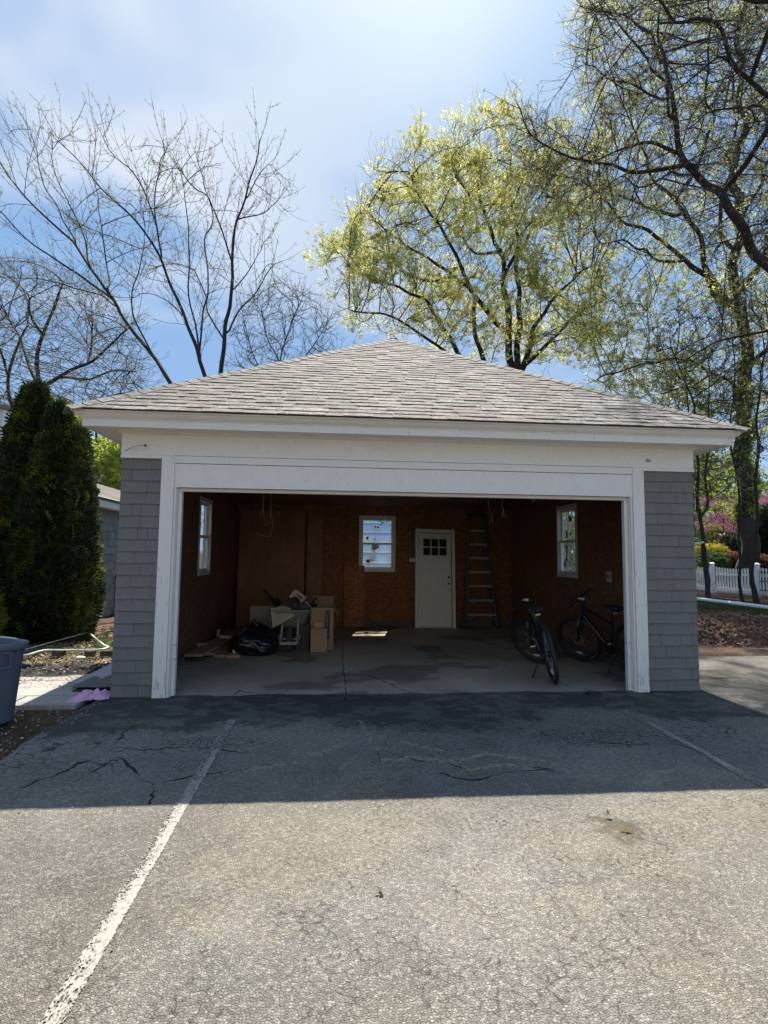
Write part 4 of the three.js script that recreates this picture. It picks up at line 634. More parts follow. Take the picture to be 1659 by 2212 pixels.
{ // boards on the floor along the left wall
  const B = (label, x0, z0, x1, z1, w, t, y, m, end = 0) => { const a = V(x0, slabY(z0) + y + t / 2, z0), b = V(x1, slabY(z1) + y + t / 2 + end, z1); const o = part('board', beam(a, b, w, t), lumber[m], scene); tag(o, label, 'board', null); return o; };
  B('widest board of the lumber on the floor by the left wall, lying on top', -2.735, -1.98, -2.62, -4.5, 0.25, 0.035, 0.075, 1);
  B('narrow board under the widest one, at the middle of the lumber', -2.46, -2.34, -2.52, -4.6, 0.16, 0.038, 0.0, 0);
  B('board next to the rubbish bag, its cut end facing the door', -2.265, -2.30, -2.33, -4.4, 0.19, 0.038, 0.0, 2);
  B('thin board against the left wall behind the widest one', -2.80, -2.75, -2.83, -5.2, 0.10, 0.036, 0.03, 0);
  B('bottom board of the lumber carrying the widest one', -2.66, -2.3, -2.70, -4.8, 0.28, 0.036, 0.036, 0);
  B('lowest board by the left wall, mostly covered', -2.70, -2.55, -2.74, -5.4, 0.26, 0.034, 0.0, 1);
  B('long dark board reaching from the lumber to the leaning plywood', -2.52, -3.6, -2.62, -5.5, 0.20, 0.036, 0.042, 0);
  const blk = (label, x, y, z, w, h, d, m, ry = 0, rx = 0) => { const o = tag(part('wood_block', rbx(w, h, d, 0.003), m, scene), label, 'wood block'); o.position.set(x, y, z); o.rotation.set(rx, ry, 0); return o; };
  const pale = std(0.48, 0.37, 0.24, 0.8), wht = std(0.62, 0.60, 0.56, 0.7);
  blk('small pale block standing upright against the left wall', -2.80, slabY(-3.9) + 0.15, -3.85, 0.05, 0.12, 0.035, pale, 0.1, -0.1);
  blk('flat pale block lying left of the widest board', -2.83, slabY(-2.9) + 0.10, -2.86, 0.14, 0.05, 0.09, pale, -0.2);
  blk('white tipped block lying across the widest board', -2.60, slabY(-3.5) + 0.137, -3.45, 0.17, 0.045, 0.05, wht, -0.15);
  blk('white packet on the board next to the rubbish bag', -2.225, slabY(-2.5) + 0.085, -2.50, 0.14, 0.09, 0.09, wht, 0.05);
}
{ // cables hanging from the ceiling
  const W = (label, pts, r, m) => tag(part('cable', pts.map((q) => tube(q.map(([u, v, D]) => at(u, v, D)), r, 24, 5)), m, scene), label, 'cable');
  const s = 0.26451, P5 = (x, y, D) => [356.6 + x * s, 1042.3 + y * s, D], P6 = (x, y, D) => [740.6 + x * s, 1042.3 + y * s, D];
  const pale = std(0.36, 0.33, 0.29, 0.6), grey = std(0.10, 0.10, 0.10, 0.6);
  W('pair of pale cables hanging from the ceiling in front of the wide plywood sheet', [[P5(803, 60, 8.6), P5(800, 180, 8.6), P5(790, 230, 8.6), P5(768, 290, 8.6)], [P5(803, 100, 8.6), P5(800, 200, 8.6), P5(808, 310, 8.6)]], 0.006, pale);
  W('looped pale cable hanging right of the cable pair at the left', [[P5(862, 60, 9.0), P5(870, 180, 9.0), P5(865, 260, 9.0), P5(880, 320, 9.0), P5(855, 440, 9.0), P5(800, 435, 9.0), P5(742, 412, 9.0)], [P5(866, 240, 9.0), P5(850, 320, 9.0), P5(795, 362, 9.0)]], 0.0055, pale);
  W('dark cable loop hanging in front of the rear window', [[P6(365, 60, 9.2), P6(350, 215, 9.2), P6(325, 290, 9.2), P6(308, 320, 9.2), P6(330, 325, 9.2), P6(380, 315, 9.2), P6(383, 300, 9.2), P6(372, 270, 9.2), P6(350, 215, 9.2)], [P6(330, 325, 9.2), P6(300, 318, 9.2)], [P6(330, 325, 9.2), P6(302, 352, 9.2)]], 0.007, grey);
  W('pale cable pair hanging left of the ladder top', [[P6(1188, 120, 9.3), P6(1192, 200, 9.3), P6(1210, 250, 9.3), P6(1230, 350, 9.3)], [P6(1200, 225, 9.3), P6(1215, 270, 9.3), P6(1195, 345, 9.3)]].map((q) => q), 0.0055, pale);
  W('short pale cable hanging between the ladder and the right corner', [[P6(1302, 110, 8.2), P6(1300, 180, 8.2), P6(1312, 235, 8.2), P6(1325, 280, 8.2)], [P6(1308, 220, 8.2), P6(1302, 285, 8.2)]], 0.0055, pale);
  W('small ring of cable under the door header at the right', [[P6(1545, 110, 7.2), P6(1542, 140, 7.2), P6(1553, 160, 7.2), P6(1564, 140, 7.2), P6(1560, 112, 7.2)]], 0.005, pale);
}
tag(part('rubber_stop', rbx(0.16, 0.035, 0.06, 0.012).rotateY(0.05).translate(...onGround(1281, 1498, 0.015).toArray()), rubber, scene), 'small black rubber piece lying on the threshold near the right jamb', 'rubber stop');

// ------------------------------------------------------------------ left of the garage
function instances(name, geo, mat, mats4, parent, tints) {
  const m = new THREE.InstancedMesh(geo, mat, mats4.length); m.name = name; const c = new THREE.Color();
  mats4.forEach((q, i) => { m.setMatrixAt(i, q); if (tints) { const k = tints(i); m.setColorAt(i, c.setRGB(k[0], k[1], k[2])); } });
  m.castShadow = m.receiveShadow = true; m.userData.kind = 'stuff'; parent.add(m); return m;
}
const M4 = (p, q, s) => new THREE.Matrix4().compose(p, q, typeof s === 'number' ? V(s, s, s) : s);
const rq = () => new THREE.Quaternion().setFromEuler(new THREE.Euler(rr(0, 6.28), rr(0, 6.28), rr(0, 6.28)));
const leafGeo = (w, l, fold = 0.25) => { const g = new THREE.BufferGeometry(); g.setAttribute('position', new THREE.Float32BufferAttribute([0, 0, 0, -w / 2, fold * w, l * 0.45, 0, 0, l * 0.5, 0, 0, 0, 0, 0, l * 0.5, w / 2, fold * w, l * 0.45, -w / 2, fold * w, l * 0.45, 0, -0.1 * l, l, 0, 0, l * 0.5, 0, 0, l * 0.5, 0, -0.1 * l, l, w / 2, fold * w, l * 0.45], 3)); g.setAttribute('uv', new THREE.Float32BufferAttribute(new Float32Array(24), 2)); g.computeVertexNormals(); return g; };
function cluster(n, w, l, spread, droop = 0) { const a = []; for (let i = 0; i < n; i++) { const g = leafGeo(w * rr(0.8, 1.2), l * rr(0.75, 1.2)); g.rotateX(rr(-0.9, 0.9) + droop).rotateY(i / n * 6.283 + rr(-0.4, 0.4)).translate(rr(-spread, spread), rr(-spread, spread), rr(-spread, spread)); a.push(g); } return asGeo(a); }
{
  const t = thing('rubbish_bin', 'grey blue plastic rubbish bin without a lid at the left edge', 'bin', [-3.85, -0.01, 0.74], 0.98);
  const m = std(0.085, 0.105, 0.135, 0.55, { bumpMap: rep(grainT, 3), bumpScale: 0.001, side: THREE.DoubleSide });
  const ring = (y, r) => { const P = []; for (let k = 0; k < 48; k++) { const a = k / 48 * 6.2832, ca = Math.cos(a), sa = Math.sin(a), n = 4.5, q = Math.pow(Math.pow(Math.abs(ca), n) + Math.pow(Math.abs(sa), n), -1 / n); P.push(V(ca * q * r, y, sa * q * r)); } return P; };
  const loft = (rs) => { const P = [], I = []; rs.forEach((r) => r.forEach((p) => P.push(p.x, p.y, p.z))); const n = rs[0].length; for (let j = 0; j < rs.length - 1; j++) for (let i = 0; i < n; i++) { const a = j * n + i, b = j * n + (i + 1) % n; I.push(a, a + n, b, b, a + n, b + n); } const U = []; for (let i = 0; i < P.length; i += 3) U.push(P[i] + P[i + 2], P[i + 1]); const g = new THREE.BufferGeometry(); g.setAttribute('position', new THREE.Float32BufferAttribute(P, 3)); g.setAttribute('uv', new THREE.Float32BufferAttribute(U, 2)); g.setIndex(I); g.computeVertexNormals(); return g; };
  part('body', loft([ring(0.0, 0.02), ring(0.0, 0.215), ring(0.015, 0.228), ring(0.50, 0.262), ring(0.672, 0.272), ring(0.672, 0.262), ring(0.5, 0.25), ring(0.03, 0.21), ring(0.028, 0.01)]), m, t);
  part('rim', loft([ring(0.622, 0.270), ring(0.622, 0.290), ring(0.640, 0.296), ring(0.676, 0.296), ring(0.684, 0.290), ring(0.684, 0.266), ring(0.66, 0.262)]), std(0.10, 0.12, 0.148, 0.5), t);
  for (const a of [0, Math.PI / 2, Math.PI, -Math.PI / 2]) { const hnd = part('handle', [span(-0.10, -0.085, 0.50, 0.615, 0.262, 0.298), span(0.085, 0.10, 0.50, 0.615, 0.262, 0.298), span(-0.10, 0.10, 0.482, 0.502, 0.258, 0.30), span(-0.10, 0.10, 0.605, 0.622, 0.264, 0.292)].map((g) => g.rotateY(a)), std(0.09, 0.11, 0.14, 0.5), t); void hnd; }
}
{ // paver path
  const pm = [0.92, 1.0, 1.07].map((k) => { const q = slab.clone(); q.map = dataTex(256, 256, (i, j) => { const n = tileF(i / 32, j / 32, 8, 5), f = tileF(i / 3, j / 3, 85.333, 2), v = (0.36 + 0.10 * (n - 0.5) + 0.12 * (f - 0.5)) * k; return [v * 1.02, v * 0.97, v * 0.86]; }); return q; });
  const path = thing('paver_path', 'pale concrete paver path running back from the bin along the left wall', 'path', [0, 0, 0]); path.userData.kind = 'structure'; delete path.userData.category;
  const rows = [-0.02 + 0.27, -0.105, -0.455, -0.80, -1.16]; const X = (z) => lerp(-3.74, -4.36, (0.24 - z) / 1.13);
  for (let r = 0; r < 4; r++) for (let k = -1; k < 2; k++) {
    if (r < 2 && k === 1) continue; const z1 = rows[r], z0 = rows[r + 1] + 0.012, L = 0.62, xs = X((z0 + z1) / 2) - 0.05 + k * L * 1.02, y = 0.012 + rr(-0.006, 0.006);
    const g = rbx(L, 0.06, z1 - z0, 0.006, xs + L / 2 + (r % 2) * 0.03, y - 0.03, (z0 + z1) / 2), uv = g.attributes.uv, p = g.attributes.position; for (let i = 0; i < uv.count; i++) uv.setXY(i, p.getX(i), p.getZ(i)); g.rotateY(0.0);
    part('paver', g, pm[(r + k + 4) % 3], path);
  }
}
{ // loose roofing sheets, pink cloth, weed fabric
  const o = thing('sheet_stack', 'dark flat sheets with a lilac edge lying against the left corner of the garage', 'sheets', [0, 0, 0]);
  const q = (a, b, c, d, t) => { const g = gridMesh(6, 6, (u, v) => { const p = V(lerp(lerp(a[0], b[0], u), lerp(d[0], c[0], u), v), lerp(lerp(a[1], b[1], u), lerp(d[1], c[1], u), v), lerp(lerp(a[2], b[2], u), lerp(d[2], c[2], u), v)); return [p.x, p.y + 0.006 * Math.sin(u * 7 + v * 5), p.z, p.x, p.z]; }); return [g, g.clone().translate(0, -t, 0)]; };
  part('dark_sheet', q([-3.56, 0.035, -0.30], [-3.06, 0.06, -0.27], [-3.06, 0.13, -1.05], [-3.46, 0.13, -1.05], 0.006), std(0.085, 0.095, 0.09, 0.7, { side: THREE.DoubleSide }), o);
  part('lilac_sheet', q([-3.60, 0.05, -0.38], [-3.40, 0.055, -0.52], [-3.04, 0.17, -1.10], [-3.46, 0.15, -1.12], 0.006), std(0.34, 0.29, 0.36, 0.7, { side: THREE.DoubleSide }), o);
  part('under_sheet', q([-3.52, 0.018, -0.24], [-3.05, 0.02, -0.17], [-3.05, 0.05, -0.75], [-3.5, 0.03, -0.7], 0.006), std(0.02, 0.02, 0.022, 0.7, { side: THREE.DoubleSide }), o);
  const cloth = gridMesh(48, 24, (a, b) => { const x = lerp(-3.40, -3.06, a) + 0.04 * (b - 0.5), z = lerp(-0.20, 0.19 - 0.13 * a, b), e = Math.min(a, 1 - a, b, 1 - b), h = 0.012 + 0.09 * sst(0, 0.28, e) * (0.25 + 0.9 * Math.abs(fbm(x * 11 + z * 9, z * 16 - x * 6, 3) - 0.5) * 2); return [x + 0.03 * (fbm(b * 5, a * 3, 2) - 0.5), h, z + 0.07 * (fbm(a * 6, b * 2 + 4, 3) - 0.5), a, b]; });
  tag(part('pink_cloth', cloth, std(0.62, 0.36, 0.52, 0.85, { side: THREE.DoubleSide }), scene), 'crumpled pink cloth on the ground by the left corner of the garage', 'cloth');
  const fab = gridMesh(110, 50, (a, b) => { const x = lerp(-4.85, -3.05, a), z = lerp(-1.50, -0.90 - 0.25 * a, b) + 0.15 * (fbm(a * 5, 2 + b, 3) - 0.5), e = Math.min(b, 1 - b), rid = 1 - Math.abs(2 * fbm(x * 4.2 + 2, z * 7.5, 4) - 1); return [x, 0.0 + 0.085 * sst(0, 0.25, e) * rid * rid + 0.015, z, x * 2, z * 2]; });
  tag(part('weed_fabric', fab, std(0.022, 0.021, 0.021, 0.85, { side: THREE.DoubleSide }), scene), 'crumpled black weed fabric along the back of the paver path', 'fabric');
  const hose = (label, pts, r, m) => tag(part('garden_hose', tube(pts.map(([x, y, z]) => V(x, y, z)), r, 80, 8), m, scene), label, 'hose');
  const hm = std(0.55, 0.66, 0.50, 0.5);
  hose('pale green garden hose curving over the mulch left of the garage', [[-5.25, 0.03, -2.0], [-5.05, 0.035, -2.2], [-4.98, 0.04, -2.55], [-4.66, 0.03, -2.62], [-4.2, 0.04, -2.64], [-4.19, 0.05, -2.78], [-4.30, 0.04, -2.95], [-4.5, 0.05, -3.25], [-4.68, 0.05, -3.55], [-5.02, 0.08, -4.05]], 0.016, hm);
  hose('thin blue grey hose lines stretched from the bin towards the arborvitae', [[-5.1, 0.10, -2.3], [-5.0, 0.12, -2.9], [-4.95, 0.12, -3.5], [-5.0, 0.10, -4.2]], 0.006, std(0.25, 0.32, 0.36, 0.5));
  // broken edging stones
  for (const [i, x, z, w, l] of [[0, -4.70, -2.40, 0.16, 'left'], [1, -4.26, -2.36, 0.12, 'middle'], [2, -4.02, -2.38, 0.2, 'right']]) { const g = rbx(w, 0.075, 0.09, 0.01), p = g.attributes.position; for (let k = 0; k < p.count; k++) p.setXYZ(k, p.getX(k) + 0.01 * (hash2(k, i) - 0.5), p.getY(k), p.getZ(k) + 0.01 * (hash2(i, k) - 0.5)); tag(part('edging_stone', g.rotateY(0.2 * (i - 1)).translate(x, 0.03, z), std(0.075, 0.062, 0.052, 0.95), scene), `dark edging stone by the hose, ${l === 'left' ? 'leftmost, alone on the mulch' : l === 'middle' ? 'smallest, next to the hose bend' : 'nearest to the garage wall'}`, 'stone'); }
  tag(part('scrap', new THREE.SphereGeometry(0.07, 10, 6).scale(1, 0.35, 0.7).translate(-4.22, 0.04, -1.98), std(0.6, 0.6, 0.58, 0.7), scene), 'small white scrap on the mulch behind the weed fabric', 'scrap');
}
{ // leaf and chip litter on the bare soil, denser in the bed on the left
  const g = leafGeo(0.032, 0.055, 0.12), L = [], n = 26000, tn = [];
  for (let i = 0; i < n; i++) { let x, z; if (i < 17000) { x = rr(-6.4, -3.06); z = -5.6 + 5.2 * Math.pow(rnd(), 0.8);  if (z > -1.3 && x > -4.6 && rnd() < 0.85) continue; } else if (i < 20000) { x = rr(-5.2, -3.06); z = rr(0.2, 2.6); if (rnd() < 0.75) continue; } else { x = rr(3.3, 9.5); z = rr(-6.5, -2.1); if (rnd() < 0.5) continue; }
    const q = new THREE.Quaternion().setFromEuler(new THREE.Euler(rr(-0.5, 0.5), rr(0, 6.28), rr(-0.5, 0.5))); L.push(M4(V(x, (z > -1.3 && z < 0.25 && x > -4.6 && x < -3.1 ? 0.02 + 0.05 * (z < -0.85 ? 1 : 0) : hgt(x, z)) + rr(0.004, 0.03), z), q, rr(0.35, 1.0) * (i > 17000 ? 0.55 : 1))); const k = rr(0.5, 1.3); tn.push([0.34 * k, 0.25 * k * rr(0.9, 1.1), 0.155 * k]); }
  const o = instances('leaf_litter', g, new THREE.MeshStandardMaterial({ roughness: 0.95, side: THREE.DoubleSide }), L, scene, (i) => tn[i]); tag(o, 'dry leaf and bark litter on the bare soil beside the garage', 'leaf litter', null, 'stuff');
  const peb = new THREE.IcosahedronGeometry(0.012, 0), P = [], pt = []; for (let i = 0; i < 620; i++) { const x = i < 420 ? rr(-4.6, -3.0) : rr(-3.0, 3.0), z = i < 420 ? rr(0.2, 3.0) : rr(0.05, 3.6); if (i >= 420 && rnd() < 0.6) continue; P.push(M4(V(x, (x < -3.1 ? hgt(x, z) : aH(x, z)) + 0.004, z), rq(), i < 420 ? V(rr(0.4, 1.2), rr(0.3, 0.8), rr(0.4, 1.2)) : V(rr(0.2, 0.5), rr(0.2, 0.4), rr(0.2, 0.5)))); const k = rr(0.15, 0.5); pt.push([k, k * 0.95, k * 0.86]); }
  tag(instances('pebbles', peb, new THREE.MeshStandardMaterial({ roughness: 0.9 }), P, scene, (i) => pt[i]), 'scattered small pebbles on the soil and asphalt', 'pebbles', null, 'stuff');
  const wd = [], wt = []; for (let i = 0; i < 90; i++) { const x = rr(-4.9, -3.6), z = rr(-4.6, -3.0); wd.push(M4(V(x, hgt(x, z) + 0.02, z), new THREE.Quaternion().setFromEuler(new THREE.Euler(rr(-0.4, 0.1), rr(0, 6.28), 0)), rr(0.6, 1.4))); wt.push([0.10 * rr(0.7, 1.3), 0.16 * rr(0.7, 1.3), 0.04]); }
  tag(instances('ground_weeds', cluster(5, 0.03, 0.11, 0.01, -0.5), leafMat(1, 1, 1, 0.3), wd, scene, (i) => wt[i]), 'low green weeds in the mulch by the arborvitae', 'weeds', null, 'stuff');
  for (const [u, v, l] of [[1313, 1767, 'upper of the two near the right'], [1352, 1797, 'lower, beside the dark stain'], [820, 1931, 'at the middle of the foreground']]) { const p = onGround(u, v); tag(part('seed_husk', cluster(4, 0.018, 0.03, 0.006).translate(p.x, 0.012, p.z), std(0.14, 0.12, 0.03, 0.9, { side: THREE.DoubleSide }), scene), `small yellow green bud husk on the sunlit asphalt, ${l}`, 'bud husk'); }
}
// arborvitae: sprays on a lumpy cone round a stem
function arborvitae(label, base, H, Rr, n, tint, hi) {
  const o = thing('arborvitae', label, 'conifer', [base.x, -0.03, base.z], 0);
  part('trunk', bar(V(0, 0, 0), V(0, H * 0.9, 0), 0.07, 0.015, 8), bark, o);
  const prof = (f) => Math.pow(1 - f, 0.84) * (0.55 + 0.45 * sst(0, 0.20, f)) * 1.12, ph = rr(0, 50);
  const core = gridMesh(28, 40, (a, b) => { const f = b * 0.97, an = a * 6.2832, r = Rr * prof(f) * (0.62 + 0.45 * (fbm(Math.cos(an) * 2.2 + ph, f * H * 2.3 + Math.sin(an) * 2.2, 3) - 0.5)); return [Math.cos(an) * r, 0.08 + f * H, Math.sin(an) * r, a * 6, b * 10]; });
  part('shade_core', core, std(0.014, 0.020, 0.008, 1), o);  // solid dark core painted as the shade within, stops light leaking through
  const sp = []; for (let k = 0; k < 7; k++) { const a = (k - 3) * 0.30, L = 0.17 * (1 - Math.abs(k - 3) * 0.14); const g = new THREE.PlaneGeometry(0.022, L, 1, 2).translate(0, L / 2 + 0.02 * Math.abs(k - 3) * 0.4, 0); const p = g.attributes.position; for (let i = 0; i < p.count; i++) p.setZ(i, 0.012 * Math.sin(p.getY(i) * 30 + k)); g.rotateZ(-a); sp.push(g); }
  const geo = asGeo(sp), L = [], T = [];
  for (let i = 0; i < n; i++) {
    const f = 1 - Math.pow(rnd(), 0.6), an = rr(0, 6.2832), lump = 0.84 + 0.85 * (fbm(Math.cos(an) * 2.2 + ph, f * H * 2.3 + Math.sin(an) * 2.2, 3) - 0.5), dep = rnd() < 0.7 ? rr(0.86, 1.12) : rr(0.66, 0.95), r = Rr * prof(f) * lump * dep + 0.03 * (1 - f);
    const p = V(Math.cos(an) * r, 0.05 + f * H, Math.sin(an) * r), up = V(Math.cos(an) * rr(0.5, 1.3) + rr(-0.4, 0.4), rr(-0.1, 1.2), Math.sin(an) * rr(0.5, 1.3) + rr(-0.4, 0.4)).normalize(), q = new THREE.Quaternion().setFromUnitVectors(V(0, 1, 0), up).multiply(new THREE.Quaternion().setFromAxisAngle(V(0, 1, 0), rr(0, 6.28)));
    L.push(M4(p, q, rr(0.6, 1.5))); const k = rr(0.6, 1.3), y = rnd() < hi * (0.3 + 2.2 * sst(0.42, 0.65, fbm(an * 2 + ph, f * H * 1.5, 2))) ? 1 : 0; T.push([lerp(tint[0], 0.24, y * 0.6) * k, lerp(tint[1], 0.25, y * 0.6) * k, tint[2] * k]);
  }
  instances('foliage', geo, leafMat(1, 1, 1, 0.25), L, o, (i) => T[i]); return o;
}
{
  const A = (u, D) => { const p = at(u, 1300, D); return V(p.x, 0, p.z); }, top = (u, v, D) => at(u, v, D).y + 0.03;
  arborvitae('tallest arborvitae of the clump, its tip furthest left', A(50, 9.6), top(77, 826, 9.6), 0.84, 17000, [0.030, 0.048, 0.014], 0.20);
  arborvitae('middle arborvitae with a pointed tip, in front of the tallest one', A(104, 9.2), top(123, 872, 9.2), 0.57, 14000, [0.033, 0.053, 0.015], 0.22);
  arborvitae('lowest arborvitae of the clump, nearest to the garage', A(147, 9.3), top(165, 926, 9.3), 0.39, 10000, [0.070, 0.095, 0.045], 0.35);
  arborvitae('small yellow green arborvitae at the left edge of the picture', A(-72, 7.6), top(-50, 1100, 7.6), 0.30, 5000, [0.075, 0.10, 0.022], 0.5);
}
{ // neighbouring house, a corner of it at the left edge
  const o = thing('clapboard_house', 'pale clapboard house corner rising behind the arborvitae at the left edge', 'house', [-7.74, 0, -6.0], 0.62);
  const m = std(0.62, 0.60, 0.56, 0.7); part('wall', [span(-4, 0, -0.1, 4.42, -5, 0)], m, o);
  for (let k = 0; k < 36; k++) { const g = bx(4, 0.13, 0.016, -2.0, k * 0.12 + 0.06, 0.008), p = g.attributes.position; for (let i = 0; i < p.count; i++) if (p.getZ(i) > 0.01 && p.getY(i) > k * 0.12 + 0.06) p.setZ(i, 0.003); g.computeVertexNormals(); part('clapboard', g, m, o); }
  for (let k = 0; k < 36; k++) part('clapboard', bx(0.014, 0.12, 4.9, 0.008, k * 0.12 + 0.06, -2.5), m, o);
  part('corner_board', span(-0.07, 0.026, -0.05, 4.40, -0.07, 0.026), white, o);
  const rf = part('roof', [span(-4.3, 0.05, 4.42, 4.5, -5.3, 0.1)], std(0.16, 0.15, 0.14, 0.9), o); void rf;
}
{ // low shingled outbuilding behind the arborvitae
  const o = thing('shingled_shed', 'low grey shingled outbuilding with a pale fascia between the arborvitae and the garage', 'outbuilding', [-6.1, 0, 0]);
  const w = part('wall', span(-3.2, -0.012, -0.1, 2.48, -13, -4.6), wallPaint[1], o), sm = [0.85, 1.0, 1.15].map((k) => std(0.20 * k, 0.215 * k, 0.215 * k, 0.8));
  for (let r = 0; r < 14; r++) { let z = -11; const y0 = r * 0.178; while (z < -5.2) { const l = rr(0.12, 0.26), g = bx(0.016, 0.20, l - 0.006, 0.0, y0 + 0.10, z + l / 2), p = g.attributes.position; for (let i = 0; i < p.count; i++) if (p.getX(i) > 0) p.setX(i, p.getY(i) > y0 + 0.1 ? -0.002 : 0.012); g.computeVertexNormals(); z += l; if (z < -8.6 || z > -5.2) (o.userData.more ||= []).push(g); else part('wall_shingle', g, sm[(rnd() * 3) | 0], w); } }
  part('wall_shingle_field', o.userData.more, sm[1], w, 'stuff'); delete o.userData.more;
  part('fascia', span(0.22, 0.25, 2.44, 2.60, -13.2, -4.4), white, o); part('soffit', span(-0.02, 0.22, 2.455, 2.475, -13.2, -4.4), white, o);
  const sl = (a, b, t0, t1) => { const g = bx(Math.hypot(b[0] - a[0], b[1] - a[1]) , 0.02, 8.8, 0, 0, -8.8); g.rotateZ(Math.atan2(b[1] - a[1], b[0] - a[0])).translate((a[0] + b[0]) / 2, (a[1] + b[1]) / 2, 0); return g; };
  const rf = part('roof', sl([0.28, 2.60], [-1.5, 3.36]), std(0.13, 0.125, 0.12, 0.95), o); part('roof_far', sl([-3.4, 2.60], [-1.5, 3.36]), std(0.13, 0.125, 0.12, 0.95), o);
  for (let r = 0; r < 13; r++) { const a = [lerp(0.30, -1.5, r / 13), lerp(2.605, 3.38, r / 13) + 0.022], b = [lerp(0.30, -1.5, (r + 1.1) / 13), lerp(2.605, 3.38, (r + 1.1) / 13) + 0.010]; const g = sl(a, b); part('roof_course', g, std(0.20 + 0.06 * rnd(), 0.19 + 0.05 * rnd(), 0.18, 0.95), rf); }
  tag(part('storage_box', [rbx(0.75, 0.95, 0.55, 0.03).rotateY(0.1).translate(...((p) => [p.x, 0.47, p.z])(at(240, 1290, 13.2)))], std(0.035, 0.032, 0.035, 0.7), scene), 'dark box standing against the shingled outbuilding beside the garage corner', 'box');
}
{ // guessed shed behind the rear window, its panels tilted back to catch sun
  const o = thing('blue_shed', 'pale blue panelled shed with white bands, tilted to catch the sun, seen through the rear window', 'shed', [0.25, 0, -8.2]);
  const bl = std(0.42, 0.56, 0.68, 0.6), a = 0.75; const T = (g) => g.rotateX(-a).translate(0, 0.45, 0.9);
  for (let k = 0; k < 8; k++) part('panel', T(span(-2.6, 2.6, k * 0.37 + 0.004, (k + 1) * 0.37 - 0.004, -0.02, 0)), bl, o);
  for (let k = 0; k < 9; k++) part('band', T(span(-2.6, 2.6, k * 0.37 - 0.022, k * 0.37 + 0.022, 0.001, 0.016)), white, o);
  part('wall', span(-2.5, 2.5, -0.1, 0.48, -1.2, 0.85), bl, o); part('end_wall', span(-2.5, 2.5, 0.48, 2.4, -1.3, -1.2), bl, o);
}
// unseen house added behind the viewer: its sunlit front sends warm light into the garage
{
  const o = thing('added_cream_house', 'unseen cream clapboard house added behind the viewer to bounce warm light at the garage', 'house', [-1, 0, 19]), m = std(0.62, 0.56, 0.46, 0.8);
  part('wall', span(-9, 9, -0.1, 6.4, 0, 9), m, o);
  const bs = []; for (let k = 0; k < 32; k++) bs.push(bx(18.0, 0.195, 0.02, 0, k * 0.2 + 0.1, -0.012)); part('siding', bs, m, o, 'stuff');
  const sh = new THREE.Shape(); sh.moveTo(-9.5, 6.3); sh.lineTo(9.5, 6.3); sh.lineTo(0, 10.2); part('roof', new THREE.ExtrudeGeometry(sh, { depth: 10, bevelEnabled: false }).translate(0, 0, -0.4), std(0.2, 0.19, 0.18, 0.95), o);
  for (const y of [1.0, 3.9]) for (const x of [-6.5, -2.4, 2.4, 6.5]) { const w = part('window', [span(x - 0.62, x + 0.62, y - 0.1, y, -0.06, -0.026), span(x - 0.62, x + 0.62, y + 1.5, y + 1.6, -0.06, -0.026), span(x - 0.62, x - 0.52, y, y + 1.5, -0.06, -0.026), span(x + 0.52, x + 0.62, y, y + 1.5, -0.06, -0.026)], white, o); part('pane', span(x - 0.52, x + 0.52, y, y + 1.5, -0.04, -0.026), std(0.03, 0.035, 0.04, 0.05), w); }
}
